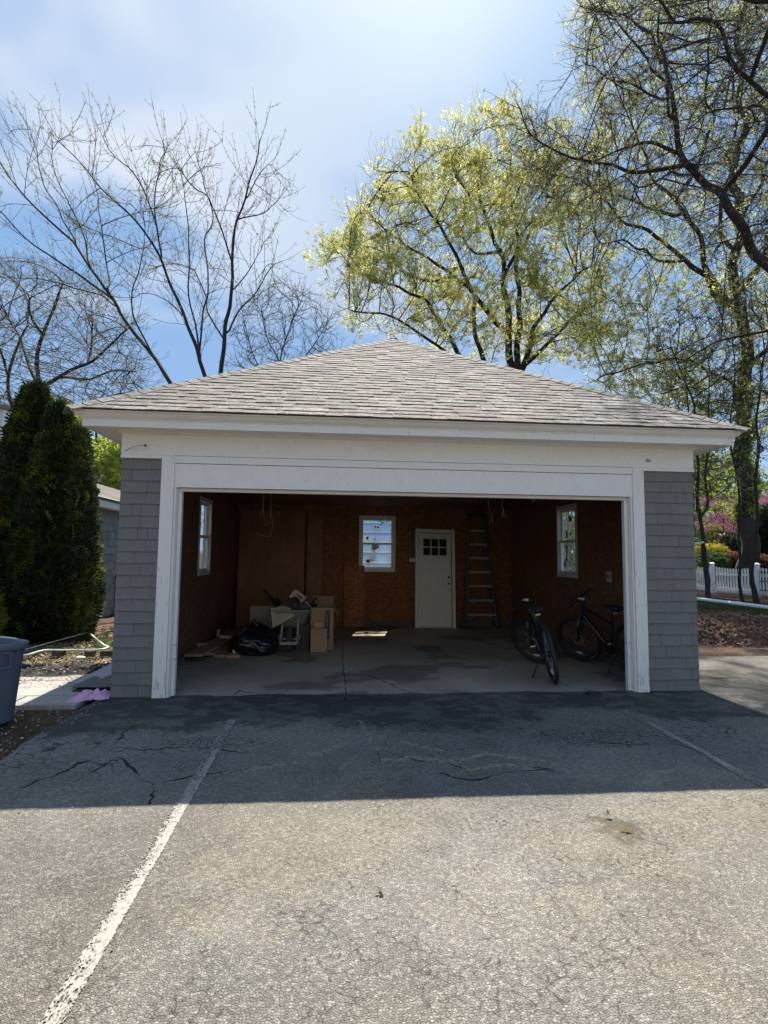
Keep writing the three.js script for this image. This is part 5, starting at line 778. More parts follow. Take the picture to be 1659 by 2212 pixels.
// ------------------------------------------------------------------ right of the garage
{
  const cl = []; const blob = (x0, z0, rx, rz, h, n) => gridMesh(n, n, (a, b) => { const x = x0 + (a * 2 - 1) * rx * 1.25, z = z0 + (b * 2 - 1) * rz * 1.25, q = ((x - x0) / rx) ** 2 + ((z - z0) / rz) ** 2, e = 1 - sst(0.15, 1.15, q + 0.35 * (fbm(x * 1.7, z * 1.7, 3) - 0.5)), l = fbm(x * 6, z * 6, 4), c = 1 - cells(x * 7, z * 7)[0]; return [x, hgt(x, z) - 0.02 + h * e * (0.65 + 0.6 * (l - 0.3)) + 0.07 * e * c, z, x, z, 1, 1, 1]; });
  const dm = new THREE.MeshStandardMaterial({ roughness: 1, color: col(1.7, 1.1, 0.86), map: rep(soilT, 1 / 0.8), bumpMap: rep(soilB, 1 / 0.4), bumpScale: 0.05 });
  const o = thing('dirt_mound', 'mound of loose reddish brown earth right of the garage', 'earth mound', [0, 0, 0]);
  part('earth', blob(6.55, -4.1, 1.7, 1.0, 0.44, 150), dm, o, 'stuff');
  const C = [], ct = []; const g = new THREE.IcosahedronGeometry(0.038, 1), gp = g.attributes.position; for (let i = 0; i < gp.count; i++) { const k = 0.75 + 0.5 * hash2(Math.round(gp.getX(i) * 999), Math.round(gp.getY(i) * 999 + gp.getZ(i) * 313)); gp.setXYZ(i, gp.getX(i) * k, gp.getY(i) * k, gp.getZ(i) * k); } g.computeVertexNormals();
  for (let i = 0; i < 2600; i++) { const a = rr(0, 6.28), r = Math.pow(rnd(), 0.6) * 1.12, x = 6.55 + Math.cos(a) * r * 1.7, z = -4.1 + Math.sin(a) * r * 1.0, q = r * r, e = 1 - sst(0.15, 1.15, q + 0.35 * (fbm(x * 1.7, z * 1.7, 3) - 0.5)); C.push(M4(V(x, hgt(x, z) - 0.01 + 0.44 * e * (0.65 + 0.6 * (fbm(x * 6, z * 6, 4) - 0.3)) + 0.05 * e, z), rq(), V(rr(0.2, 0.9), rr(0.2, 0.8), rr(0.2, 0.9)))); const k = rr(0.6, 1.2); ct.push([0.18 * k, 0.118 * k, 0.088 * k]); }
  instances('clod', g, new THREE.MeshStandardMaterial({ roughness: 1 }), C, o, (i) => ct[i]);
  // ragged lower bank and a trench by the driveway edge
  part('bank', gridMesh(140, 20, (a, b) => { const x = lerp(3.3, 9.5, a), z = lerp(-2.95, -2.06, b) , c = Math.sin(b * Math.PI); return [x, -0.05 + 0.075 * c * (0.4 + fbm(x * 4, z * 4, 3)) - 0.05 * sst(0.75, 0.95, b), z, x, z]; }), new THREE.MeshStandardMaterial({ roughness: 1, color: col(1.05, 0.85, 0.72), map: rep(soilT, 1 / 0.8), bumpMap: rep(soilB, 1 / 0.4), bumpScale: 0.04 }), o, 'stuff');
}
{ // grass tufts on the strip before the fence
  const T = [], tt = [], g = cluster(6, 0.012, 0.10, 0.02, -0.9); for (let i = 0; i < 26000; i++) { const x = rr(5.5, 12.4), z = rr(-15.5, -4.4); if (fbm(x * 0.9, z * 0.9, 4) + 0.12 < 0.46 + rr(0, 0.22) || rnd() > sst(-4.2, -7, z)) continue; T.push(M4(V(x, hgt(x, z) + 0.0, z), new THREE.Quaternion().setFromEuler(new THREE.Euler(0, rr(0, 6.28), 0)), rr(0.5, 1.1))); const k = rr(0.6, 1.2); tt.push([0.115 * k, 0.125 * k, 0.045 * k]); }
  tag(instances('grass', g, leafMat(1, 1, 1, 0.3), T, scene, (i) => tt[i]), 'thin patchy grass between the earth mound and the fence', 'grass', null, 'stuff');
}
{
  const a = at(1500, 1299, 19.6), b = at(1680, 1313, 16.2); const pa = V(11.70, 0.06, -12.6), pb = V(11.68, 0.06, -8.0); void a; void b;
  const o = thing('plastic_pipe_long', 'long white plastic pipe lying across the grass in front of the fence', 'pipe', [0, 0, 0]); o.name = 'drain_pipe';
  part('pipe', bar(V(11.72, 0.075, -14.5), V(11.67, 0.075, -7.0), 0.06, 0.06, 18), std(0.78, 0.79, 0.80, 0.35), o); part('coupling', bar(V(11.70, 0.075, -10.3), V(11.70, 0.075, -10.1), 0.07, 0.07, 18), std(0.75, 0.76, 0.78, 0.35), o);
}
{ // picket fence
  const o = thing('picket_fence', 'white picket fence with square posts behind the trees on the right', 'fence', [0, 0, 0]), fm = white.clone(); fm.map = null;
  const posts = [[16.0, -21.2], [15.9, -19.05], [15.82, -16.95], [16.22, -14.85], [16.62, -12.75], [17.02, -10.65]];
  for (const [x, z] of posts) { part('post', span(x - 0.065, x + 0.065, -0.05, 1.24, z - 0.065, z + 0.065), fm, o); part('post_cap', [bx(0.18, 0.03, 0.18, x, 1.255, z), new THREE.ConeGeometry(0.11, 0.06, 4).rotateY(Math.PI / 4).translate(x, 1.30, z)], fm, o); }
  for (let i = 0; i < posts.length - 1; i++) {
    const [x0, z0] = posts[i], [x1, z1] = posts[i + 1], A = V(x0, 0, z0), B = V(x1, 0, z1), d = B.clone().sub(A).normalize(), s = 0.07, P = (t, y) => { const p = A.clone().lerp(B, t); p.y = y; return p; };
    part('rail', beam(P(0.03, 0.80), P(0.97, 0.80), 0.04, 0.09), fm, o); part('rail', beam(P(0.03, 0.13), P(0.97, 0.13), 0.04, 0.19), fm, o);
    const n = 15, yaw = Math.atan2(-d.z, d.x); for (let k = 0; k < n; k++) { const t = 0.06 + 0.88 * k / (n - 1), h = 1.10 - 0.09 * Math.sin(Math.PI * k / (n - 1)), p = P(t, 0.06 + h / 2 - 0.03); part('picket', [bx(0.076, h - 0.06, 0.02), new THREE.CylinderGeometry(0.038, 0.038, 0.02, 10, 1, false, 0, Math.PI).rotateX(Math.PI / 2).rotateZ(Math.PI / 2).translate(0, h / 2 - 0.03, 0)].map((g) => g.translate(0, 0, 0.034).rotateY(yaw).translate(p.x, p.y, p.z)), fm, o); }
  }
}
{ // black iron fence panel in front of the pickets at the far right
  const o = thing('iron_fence', 'black thin iron fence panel at the right edge in front of the white pickets', 'fence', [0, 0, 0]); const a = at(1640, 1240, 21.5), b = at(1740, 1250, 20.2), Y = [0.95, 0.60, 0.24];
  for (const y of Y) part('rail', beam(V(a.x, y, a.z), V(b.x, y, b.z), 0.03, 0.03), black, o);
  for (let k = 0; k < 16; k++) { const x = lerp(a.x, b.x, k / 15), z = lerp(a.z, b.z, k / 15); part('bar', bar(V(x, 0, z), V(x, 1.05, z), 0.008, 0.008, 6), black, o); }
}

// ------------------------------------------------------------------ trees and shrubs
const c1 = ([x, y]) => [x * 0.3968, 164.6 + y * 0.3968], c2 = ([x, y]) => [658.3 + x * 0.3968, 164.6 + y * 0.3968], c3 = ([x, y]) => [1110.4 + x * 0.3307, y * 0.3307], c8 = ([x, y]) => [1426.4 + x * 0.1402, 1042.3 + y * 0.1402], c0 = (p) => p;
const inPoly = (x, y, P) => { let c = false; for (let i = 0, j = P.length - 1; i < P.length; j = i++) if ((P[i][1] > y) !== (P[j][1] > y) && x < (P[j][0] - P[i][0]) * (y - P[i][1]) / (P[j][1] - P[i][1]) + P[i][0]) c = !c; return c; };
function growTree(S) {
  seed = S.seed; const N = [], pxm = S.D / F;   // nodes: p, parent, r (limbs only), kids
  const add = (p, parent, r = 0, gen = 1) => { const n = { p, parent, r, gen, kids: [] }; N.push(n); if (parent) parent.kids.push(n); return n; };
  const step = S.step || 0.35;
  const nearest = (p) => { let b = null, d = 1e9; for (const n of N) { const q = n.p.distanceToSquared(p); if (q < d) { d = q; b = n; } } return b; };
  const rootP = S.root ? S.root.clone() : at(S.foot[0], S.foot[1], S.D); rootP.y = -0.12;
  let first = true;
  for (const [cv, pts, w0, w1, d0 = 0, d1 = 0] of S.limbs) {
    const P = pts.map((q, i) => { const [u, v] = cv(q); return at(u, v, S.D + lerp(d0, d1, i / (pts.length - 1))); });
    let parent = null; if (first) P.unshift(rootP.clone()); else { parent = nearest(P[0]); P[0] = parent.p.clone(); }
    const cu = new THREE.CatmullRomCurve3(P, false, 'centripetal'), L = cu.getLength(), n = Math.max(2, Math.round(L / (step * 0.8)));
    const ph = rr(0, 90); let r0 = w0 * pxm / 2; const r1 = w1 * pxm / 2; if (parent && parent.r) r0 = Math.min(r0, parent.r * 0.95);
    for (let i = first ? 0 : 1; i <= n; i++) { const t = i / n, p = cu.getPointAt(t), wob = S.wob ?? 0.07; if (i && i < n) { p.x += wob * (vnoise(ph + i * 0.33, 1) - 0.5); p.y += wob * (vnoise(ph + i * 0.33, 5) - 0.5); p.z += wob * 3 * (vnoise(ph + i * 0.25, 9) - 0.5); } let r = lerp(r0, r1, Math.pow(t, 0.8)); if (first && S.flare) r *= 1 + S.flare * Math.exp(-i * step * 0.8 / 0.35); parent = add(p, parent, r, 0); }
    first = false;
  }
  const limbN = N.length;
  // attractors fill the crown; twigs grow towards them
  const A = [];
  for (const [cv, poly, num, T, off = 0] of S.crowns || []) { const P = poly.map(cv), xs = P.map((p) => p[0]), ys = P.map((p) => p[1]); let k = 0, guard = 0; while (k < num && guard++ < num * 20) { const u = rr(Math.min(...xs), Math.max(...xs)), v = rr(Math.min(...ys), Math.max(...ys)); if (!inPoly(u, v, P)) continue; const q = rr(-1, 1), z = q * T; A.push({ p: at(u, v, S.D + off + z), n: null, d: 1e9 }); k++; } }
  const kill = (S.kill || 1.7) * step; for (const a of A) { for (const n of N) { if (n.gen === 0 && n.r > (S.noTwig || 1)) continue; const d = a.p.distanceToSquared(n.p); if (d < a.d) { a.d = d; a.n = n; } } }
  let live = A.filter((a) => a.n); const up = S.up ?? 0.12, wig = S.wig ?? 0.22;
  for (let it = 0; it < (S.iter || 70) && live.length; it++) {
    const pull = new Map(); for (const a of live) { let v = pull.get(a.n); if (!v) pull.set(a.n, v = V(0, 0, 0)); v.add(a.p.clone().sub(a.n.p).normalize()); }
    const fresh = []; for (const [n, v] of pull) { if (n.kids.length > 4) continue; v.normalize(); if (n.parent && n.gen) v.addScaledVector(n.p.clone().sub(n.parent.p).normalize(), S.stiff ?? 0.5); v.y += up; v.x += rr(-wig, wig); v.y += rr(-wig, wig); v.z += rr(-wig, wig); const p = n.p.clone().addScaledVector(v.normalize(), step * rr(0.8, 1.15)); fresh.push(add(p, n, 0, n.gen + 1)); }
    for (const a of live) for (const n of fresh) { const d = a.p.distanceToSquared(n.p); if (d < a.d) { a.d = d; a.n = n; } }
    live = live.filter((a) => a.d > kill * kill && a.n.kids.length < 5);
  }
  // fine twigs along every branch, each with a few side twigs
  const tw = S.twig; if (tw) {
    const base = N.filter((n) => n.parent && (n.gen > 0 || n.r < tw.limbR));
    const sprout = (n, len, ang, m, sub) => { const d0 = n.p.clone().sub(n.parent.p).normalize(), pr = V(rr(-1, 1), rr(-1, 1), rr(-1, 1)); pr.addScaledVector(d0, -pr.dot(d0)).normalize(); const d = d0.multiplyScalar(Math.cos(ang)).addScaledVector(pr, Math.sin(ang)), st = len / m; let q = n; for (let i = 0; i < m; i++) { d.y += tw.up * st; d.x += rr(-1, 1) * tw.bend; d.y += rr(-1, 1) * tw.bend; d.z += rr(-1, 1) * tw.bend; d.normalize(); q = add(q.p.clone().addScaledVector(d, st), q, 0, 99); q.shoot = true; if (sub && i && rnd() < tw.sub) sprout(q, len * rr(0.25, 0.5), rr(0.5, 1.0), 2, false); } };
    for (const n of base) { let k = tw.n * (n.kids.length ? 1 : 2); k = Math.floor(k) + (rnd() < k % 1 ? 1 : 0); for (let i = 0; i < k; i++) sprout(n, rr(tw.len[0], tw.len[1]), n.kids.length ? rr(0.45, 1.15) : rr(0.05, 0.6), tw.seg, true); }
  }
  // end shoots
  const sh = S.shoots; if (sh) { const tips = N.filter((n, i) => n.kids.length === 0); for (const n of tips) { const m = Math.round(rr(sh.n[0], sh.n[1])); for (let b = 0; b < m; b++) { let d = n.parent ? n.p.clone().sub(n.parent.p).normalize() : V(0, 1, 0), q = n; d.x += rr(-1, 1) * sh.spread; d.z += rr(-1, 1) * sh.spread; d.y += rr(-0.3, 0.6) * sh.spread; const k = Math.max(2, Math.round(rr(sh.len[0], sh.len[1]) / sh.step)); for (let i = 0; i < k; i++) { d.y += sh.up * sh.step; d.x += rr(-0.12, 0.12); d.z += rr(-0.12, 0.12); d.normalize(); q = add(q.p.clone().addScaledVector(d, sh.step), q, 0, 99); q.shoot = true; } } } }
  const tip = S.tip || 0.005, pw = S.pow || 2.35; for (let i = N.length - 1; i >= 0; i--) { const n = N[i]; if (n.r) continue; let s = 0; for (const c of n.kids) s += Math.pow(Math.min(c.r, 0.2), pw); n.r = s ? Math.pow(s, 1 / pw) : tip; n.r = Math.max(n.r, tip); }
  for (let i = limbN; i < N.length; i++) { const n = N[i]; if (n.parent) n.r = Math.min(n.r, n.parent.r * 0.92 + 0.0004); n.r = Math.max(n.r, tip * 0.8); }
  const thick = [], thin = [];
  for (const n of N) { n.main = n.kids.length ? n.kids.reduce((a, b) => (b.r > a.r ? b : a)) : null; }
  for (const n of N) {
    const starts = !n.parent ? n : n.parent.main !== n ? n : null; if (!starts) continue;
    const ch = []; if (n.parent) ch.push({ p: n.parent.p, r: Math.min(n.r * 1.15, n.parent.r * 0.95) }); let q = n; while (q) { ch.push(q); q = q.main; } if (ch.length < 2) continue;
    const R0 = n.r, k = R0 > 0.09 ? 14 : R0 > 0.035 ? 8 : R0 > 0.013 ? 5 : 3, P = [], U = [], I = []; let vv = 0, ux = null;
    ch.forEach((c, i) => { const a = ch[Math.max(0, i - 1)].p, b = ch[Math.min(ch.length - 1, i + 1)].p, d = b.clone().sub(a).normalize(); if (!ux) ux = Math.abs(d.y) < 0.9 ? V(0, 1, 0).cross(d).normalize() : V(1, 0, 0).cross(d).normalize(); ux.addScaledVector(d, -ux.dot(d)).normalize(); const uy = d.clone().cross(ux); if (i) vv += c.p.distanceTo(ch[i - 1].p); const r = i === ch.length - 1 ? c.r * 0.5 : c.r; for (let j = 0; j <= k; j++) { const an = j / k * 6.2832, bump = r > 0.12 ? 1 + 0.10 * (vnoise(Math.cos(an) * 2 + 20, Math.sin(an) * 2 + vv * 0.6) - 0.5) : 1; P.push(c.p.x + (ux.x * Math.cos(an) + uy.x * Math.sin(an)) * r * bump, c.p.y + (ux.y * Math.cos(an) + uy.y * Math.sin(an)) * r * bump, c.p.z + (ux.z * Math.cos(an) + uy.z * Math.sin(an)) * r * bump); U.push(j / k * (r > 0.15 ? 1 : 0.5), vv * 0.7); } });
    for (let i = 0; i < ch.length - 1; i++) for (let j = 0; j < k; j++) { const a = i * (k + 1) + j; I.push(a, a + 1, a + k + 1, a + 1, a + k + 2, a + k + 1); }
    const g = new THREE.BufferGeometry(); g.setAttribute('position', new THREE.Float32BufferAttribute(P, 3)); g.setAttribute('uv', new THREE.Float32BufferAttribute(U, 2)); g.setIndex(I); g.computeVertexNormals(); (R0 > (S.thick || 0.045) ? thick : thin).push(g);
  }
  const o = thing(S.name, S.label, S.cat || 'tree', [rootP.x, -0.03, rootP.z]), back = V(-rootP.x, 0.03, -rootP.z);
  const fuse = (L) => { // join without dropping the index
    let nv = 0, ni = 0; for (const g of L) { nv += g.attributes.position.count; ni += g.index.count; } const P = new Float32Array(nv * 3), Nn = new Float32Array(nv * 3), U = new Float32Array(nv * 2), I = new Uint32Array(ni); let a = 0, b = 0; for (const g of L) { P.set(g.attributes.position.array, a * 3); Nn.set(g.attributes.normal.array, a * 3); U.set(g.attributes.uv.array, a * 2); const x = g.index.array; for (let i = 0; i < x.length; i++) I[b + i] = x[i] + a; a += g.attributes.position.count; b += x.length; } const r = new THREE.BufferGeometry(); r.setAttribute('position', new THREE.BufferAttribute(P, 3)); r.setAttribute('normal', new THREE.BufferAttribute(Nn, 3)); r.setAttribute('uv', new THREE.BufferAttribute(U, 2)); r.setIndex(new THREE.BufferAttribute(I, 1)); return r.translate(back.x, back.y, back.z); };
  if (thick.length) part('trunk', fuse(thick), S.barkM || bark, o); if (thin.length) part('branches', fuse(thin), S.twigM || twigM, o, 'stuff');
  const lf = S.leaf; if (lf) {
    const L = [], T = []; for (let i = 0; i < N.length; i++) { const n = N[i]; if (!n.parent || n.r > lf.maxR || (lf.shootsOnly && !n.shoot)) continue; const seg = n.p.distanceTo(n.parent.p); let c = lf.per * seg; if (lf.fill) c *= lf.fill(n.p); c = Math.floor(c) + (rnd() < c % 1 ? 1 : 0); for (let k = 0; k < c; k++) { const p = n.parent.p.clone().lerp(n.p, rnd()).add(V(rr(-1, 1), rr(-1, 1), rr(-1, 1)).multiplyScalar(lf.off)).add(back); const q = lf.hang ? new THREE.Quaternion().setFromEuler(new THREE.Euler(rr(-0.6, 0.6), rr(0, 6.28), rr(-0.6, 0.6))) : rq(); L.push(M4(p, q, rr(0.6, 1.3))); const t = lf.tint(n.p), b = rr(0.7, 1.25); T.push([t[0] * b, t[1] * b, t[2] * b]); } }
    instances('crown', lf.geo, leafMat(1, 1, 1, lf.trans ?? 0.45), L, o, (i) => T[i]); S.count = L.length;
  }
  console.log(S.name, N.length, 'nodes', S.count || 0, 'leaves'); return { o, N };
}
const budG = cluster(3, 0.022, 0.045, 0.012, -0.6), sprayG = cluster(7, 0.05, 0.085, 0.06, 0.1), bigG = cluster(5, 0.08, 0.13, 0.08, 0.3), tuftG = cluster(5, 0.05, 0.10, 0.05, 0.2);
const mixT = (a, b, s = 0.35) => (p) => { const f = clamp(0.5 + 1.8 * (fbm(p.x * s + 50, p.y * s + p.z * 0.3, 2) - 0.5)); return [lerp(a[0], b[0], f), lerp(a[1], b[1], f), lerp(a[2], b[2], f)]; };

growTree({ twig: { n: 1.0, len: [0.4, 1.35], seg: 6, up: 0.75, bend: 0.03, sub: 0.35, limbR: 0.045 }, name: 'bare_tree', label: 'slender many-stemmed tree with almost bare upright twigs rising behind the left slope of the roof', D: 15.5, foot: [460, 1310], seed: 11, step: 0.26, kill: 1.5, up: 0.40, stiff: 1.5, wig: 0.07, tip: 0.004, wob: 0.12, iter: 90, noTwig: 0.30,
  limbs: [[c1, [[1150, 2300], [1195, 1900], [1205, 1630], [1225, 1420], [1258, 1150], [1268, 950], [1310, 700], [1380, 480], [1412, 360]], 20, 2.2],
    [c1, [[1160, 2250], [1150, 1900], [1130, 1650], [1080, 1520], [1000, 1290], [930, 1130], [860, 960], [800, 860], [690, 740], [560, 620], [480, 520]], 15, 2, 0, -1.5],
    [c1, [[1150, 2200], [1070, 1900], [940, 1690], [830, 1520], [700, 1350], [610, 1230], [520, 1080], [400, 910], [200, 720], [60, 560], [-20, 430]], 17, 2.4, 0, 1.5],
    [c1, [[600, 1200], [575, 1000], [565, 870], [548, 740], [500, 520]], 5, 1.5, 1, 2.4], [c1, [[620, 1240], [480, 1110], [330, 1010], [130, 880], [0, 740], [-60, 680]], 6, 2, 1, -1], [c1, [[640, 1260], [540, 1190], [400, 1145], [200, 1110], [0, 1092]], 4.5, 1.8, 1, 2.5],
    [c1, [[410, 915], [300, 690], [230, 560], [190, 380], [165, 290]], 4, 1.6, 1.2, 2], [c1, [[520, 1080], [450, 850], [360, 650], [310, 520], [285, 400]], 4, 1.5, 1, 0], [c1, [[880, 985], [862, 840], [850, 680], [868, 500], [890, 370]], 5, 1.6, -0.7, 0.5], [c1, [[860, 830], [760, 600], [640, 430], [560, 330]], 4, 1.5, -0.8, -2],
    [c1, [[1095, 1545], [1115, 1300], [1130, 1100], [1120, 900], [1165, 740], [1100, 560], [1070, 430]], 5, 1.5, -0.2, 1.6], [c1, [[1080, 1500], [1040, 1200], [1042, 1000], [1010, 760], [980, 520]], 5, 1.5, -0.2, -1.8], [c1, [[1220, 1450], [1160, 1330], [1110, 1200], [1050, 1050]], 5, 2, 0, 1.4],
    [c1, [[1230, 1400], [1300, 1270], [1430, 1120], [1530, 1010]], 5, 1.6, 0, -1.2], [c1, [[1262, 1000], [1170, 740], [1020, 560], [940, 400]], 4.5, 1.5, 0, 1], [c1, [[1300, 780], [1400, 760], [1500, 690]], 3.4, 1.5, 0, 1], [c1, [[1320, 660], [1400, 590], [1460, 480]], 3, 1.4, 0, -0.8], [c1, [[830, 1510], [740, 1290], [760, 1000], [790, 830]], 4.5, 1.5, 0.4, -1.4], [c1, [[1270, 1180], [1350, 1060], [1420, 950]], 3.4, 1.4]],
  crowns: [[c1, [[-60, 420], [60, 300], [180, 260], [420, 330], [560, 240], [760, 260], [920, 280], [1080, 390], [1240, 420], [1340, 300], [1440, 420], [1500, 520], [1520, 760], [1540, 1000], [1430, 1200], [1300, 1420], [1000, 1420], [700, 1250], [420, 1080], [100, 900], [-60, 760]], 70, 2.2]],
  
  leaf: { geo: budG, maxR: 0.007, per: 3.4, off: 0.010, trans: 0.35, shootsOnly: false, fill: (p) => 0.25 + 0.95 * sst(6, 11, p.y), tint: mixT([0.42, 0.40, 0.12], [0.26, 0.25, 0.09]) } });

growTree({ twig: { n: 1.3, len: [0.4, 1.1], seg: 4, up: 0.3, bend: 0.18, sub: 0.5, limbR: 0.06 }, name: 'budding_tree', label: 'spreading dark limbed tree with fine budding twigs at the far left behind the arborvitae', D: 21, foot: [80, 1290], seed: 21, step: 0.34, kill: 1.5, up: 0.14, stiff: 0.9, wig: 0.15, tip: 0.0042, noTwig: 0.3,
  limbs: [[c1, [[218, 2300], [220, 1900], [215, 1700], [197, 1550], [240, 1400], [300, 1250], [345, 1120]], 24, 4],
    [c1, [[222, 1720], [340, 1632], [480, 1560], [600, 1470], [690, 1380]], 14, 3, 0, -2], [c1, [[350, 1630], [500, 1650], [640, 1600], [740, 1610]], 7, 2.4, 0, 2], [c1, [[215, 1700], [150, 1560], [110, 1430], [40, 1300]], 9, 3, 0, 2.5], [c1, [[250, 1880], [420, 1800], [560, 1755], [680, 1722], [790, 1720]], 8, 2.4, 0, -2], [c1, [[480, 1560], [500, 1400], [470, 1260]], 6, 2.4, -1, 1.5], [c1, [[235, 1420], [170, 1300], [150, 1180]], 7, 2.4, 0, -2],
    [c1, [[60, 2100], [55, 1760], [42, 1620], [90, 1480], [150, 1360]], 16, 4, 1, 1], [c1, [[44, 1640], [0, 1500], [-60, 1350]], 10, 3, 1, -1]],
  crowns: [[c1, [[-200, 1020], [0, 985], [140, 1000], [310, 1060], [420, 1160], [560, 1190], [640, 1290], [720, 1400], [790, 1520], [830, 1660], [740, 1760], [480, 1820], [-200, 1840]], 1900, 3.2]],
  leaf: { geo: budG, maxR: 0.008, per: 2.4, off: 0.03, trans: 0.4, fill: (p) => 0.5 + 0.8 * sst(6, 9, p.y), tint: mixT([0.42, 0.36, 0.14], [0.26, 0.21, 0.10]) } });

growTree({ twig: { n: 1.6, len: [0.5, 1.3], seg: 4, up: 0.5, bend: 0.18, sub: 0.4, limbR: 0.06 }, name: 'small_bare_tree', label: 'faint small bare tree beyond the roof between the many-stemmed tree and the big leafing one', D: 30, foot: [590, 1255], seed: 31, step: 0.38, kill: 1.4, up: 0.3, wig: 0.2, tip: 0.006, noTwig: 0.3,
  limbs: [[c0, [[600, 1000], [598, 830], [610, 760], [630, 700], [655, 640]], 8, 1.5], [c0, [[600, 850], [550, 770], [530, 700], [520, 660]], 4, 1.3], [c0, [[602, 860], [650, 780], [690, 730], [712, 690]], 4, 1.3], [c0, [[606, 790], [575, 720], [560, 650]], 3, 1.2]],
  crowns: [[c0, [[500, 700], [540, 640], [620, 600], [660, 620], [705, 680], [735, 760], [740, 830], [500, 830]], 520, 2.6]],
  leaf: { geo: budG, maxR: 0.009, per: 2.2, off: 0.02, trans: 0.4, tint: mixT([0.36, 0.34, 0.14], [0.26, 0.24, 0.11]) } });

growTree({ twig: { n: 1.25, len: [0.5, 1.3], seg: 3, up: 0.8, bend: 0.06, sub: 0.4, limbR: 0.07 }, name: 'leafing_tree', label: 'big round tree covered in fresh yellow green leaves rising behind the roof peak', D: 30, foot: [1105, 1257], seed: 41, step: 0.42, kill: 1.45, up: 0.30, stiff: 1.6, wig: 0.10, tip: 0.005, noTwig: 0.35, wob: 0.25, barkM: bark,
  limbs: [[c2, [[1150, 2300], [1145, 1800], [1140, 1590], [1105, 1330], [1082, 1050], [1030, 880], [965, 740], [940, 520]], 34, 4],
    [c2, [[1145, 1650], [1170, 1200], [1150, 950], [1130, 640], [1128, 430]], 16, 3, 0, 2], [c2, [[1100, 1800], [930, 1620], [830, 1490], [770, 1380], [680, 1260], [560, 1200], [430, 1105], [260, 1050]], 16, 3, 0, -1], [c2, [[1020, 1700], [940, 1420], [900, 1200], [830, 1100], [700, 1000], [540, 920], [390, 790], [320, 730]], 16, 3, 0, 2], [c2, [[1095, 1370], [960, 1240], [880, 1100], [830, 970], [760, 850], [600, 640], [560, 520]], 14, 2.6, 0, -2.5], [c2, [[930, 1620], [750, 1490], [640, 1400], [540, 1345], [390, 1290], [240, 1270]], 9, 2.4, 0, -2.5],
    [c2, [[1160, 1650], [1290, 1300], [1400, 1150], [1560, 1040]], 15, 3, 0, -2], [c2, [[1180, 1620], [1300, 1480], [1440, 1350], [1640, 1190]], 12, 3, 0, 2], [c2, [[1100, 1080], [1200, 900], [1330, 700], [1400, 500]], 11, 2.6, 0, 2.5], [c2, [[1050, 1000], [930, 950], [870, 870], [730, 790]], 8, 2.4, 0, 2.5], [c2, [[830, 1100], [700, 1120], [560, 1060], [420, 960], [240, 900]], 7, 2.2, 1, 3], [c2, [[1130, 700], [1200, 520], [1260, 380]], 7, 2.2, 1.5, 0], [c2, [[960, 740], [860, 600], [800, 440]], 6, 2.2, 0, -2]],
  crowns: [[c2, [[480, 1430], [270, 1400], [180, 1320], [190, 1200], [240, 1140], [150, 1030], [200, 840], [260, 690], [390, 640], [400, 540], [460, 470], [580, 390], [760, 350], [900, 310], [940, 230], [1060, 200], [1170, 270], [1330, 270], [1560, 330], [1640, 700], [1640, 1500], [1200, 1560], [830, 1480]], 2500, 5.0]],
  leaf: { geo: sprayG, maxR: 0.010, per: 4.2, off: 0.06, shootsOnly: true, hang: false, trans: 0.65, fill: (p) => 0.25 + 1.5 * sst(0.42, 0.60, fbm(p.x * 0.55 + 3, p.y * 0.55 + p.z * 0.4, 3)), tint: mixT([0.78, 0.74, 0.30], [0.50, 0.50, 0.16]) } });

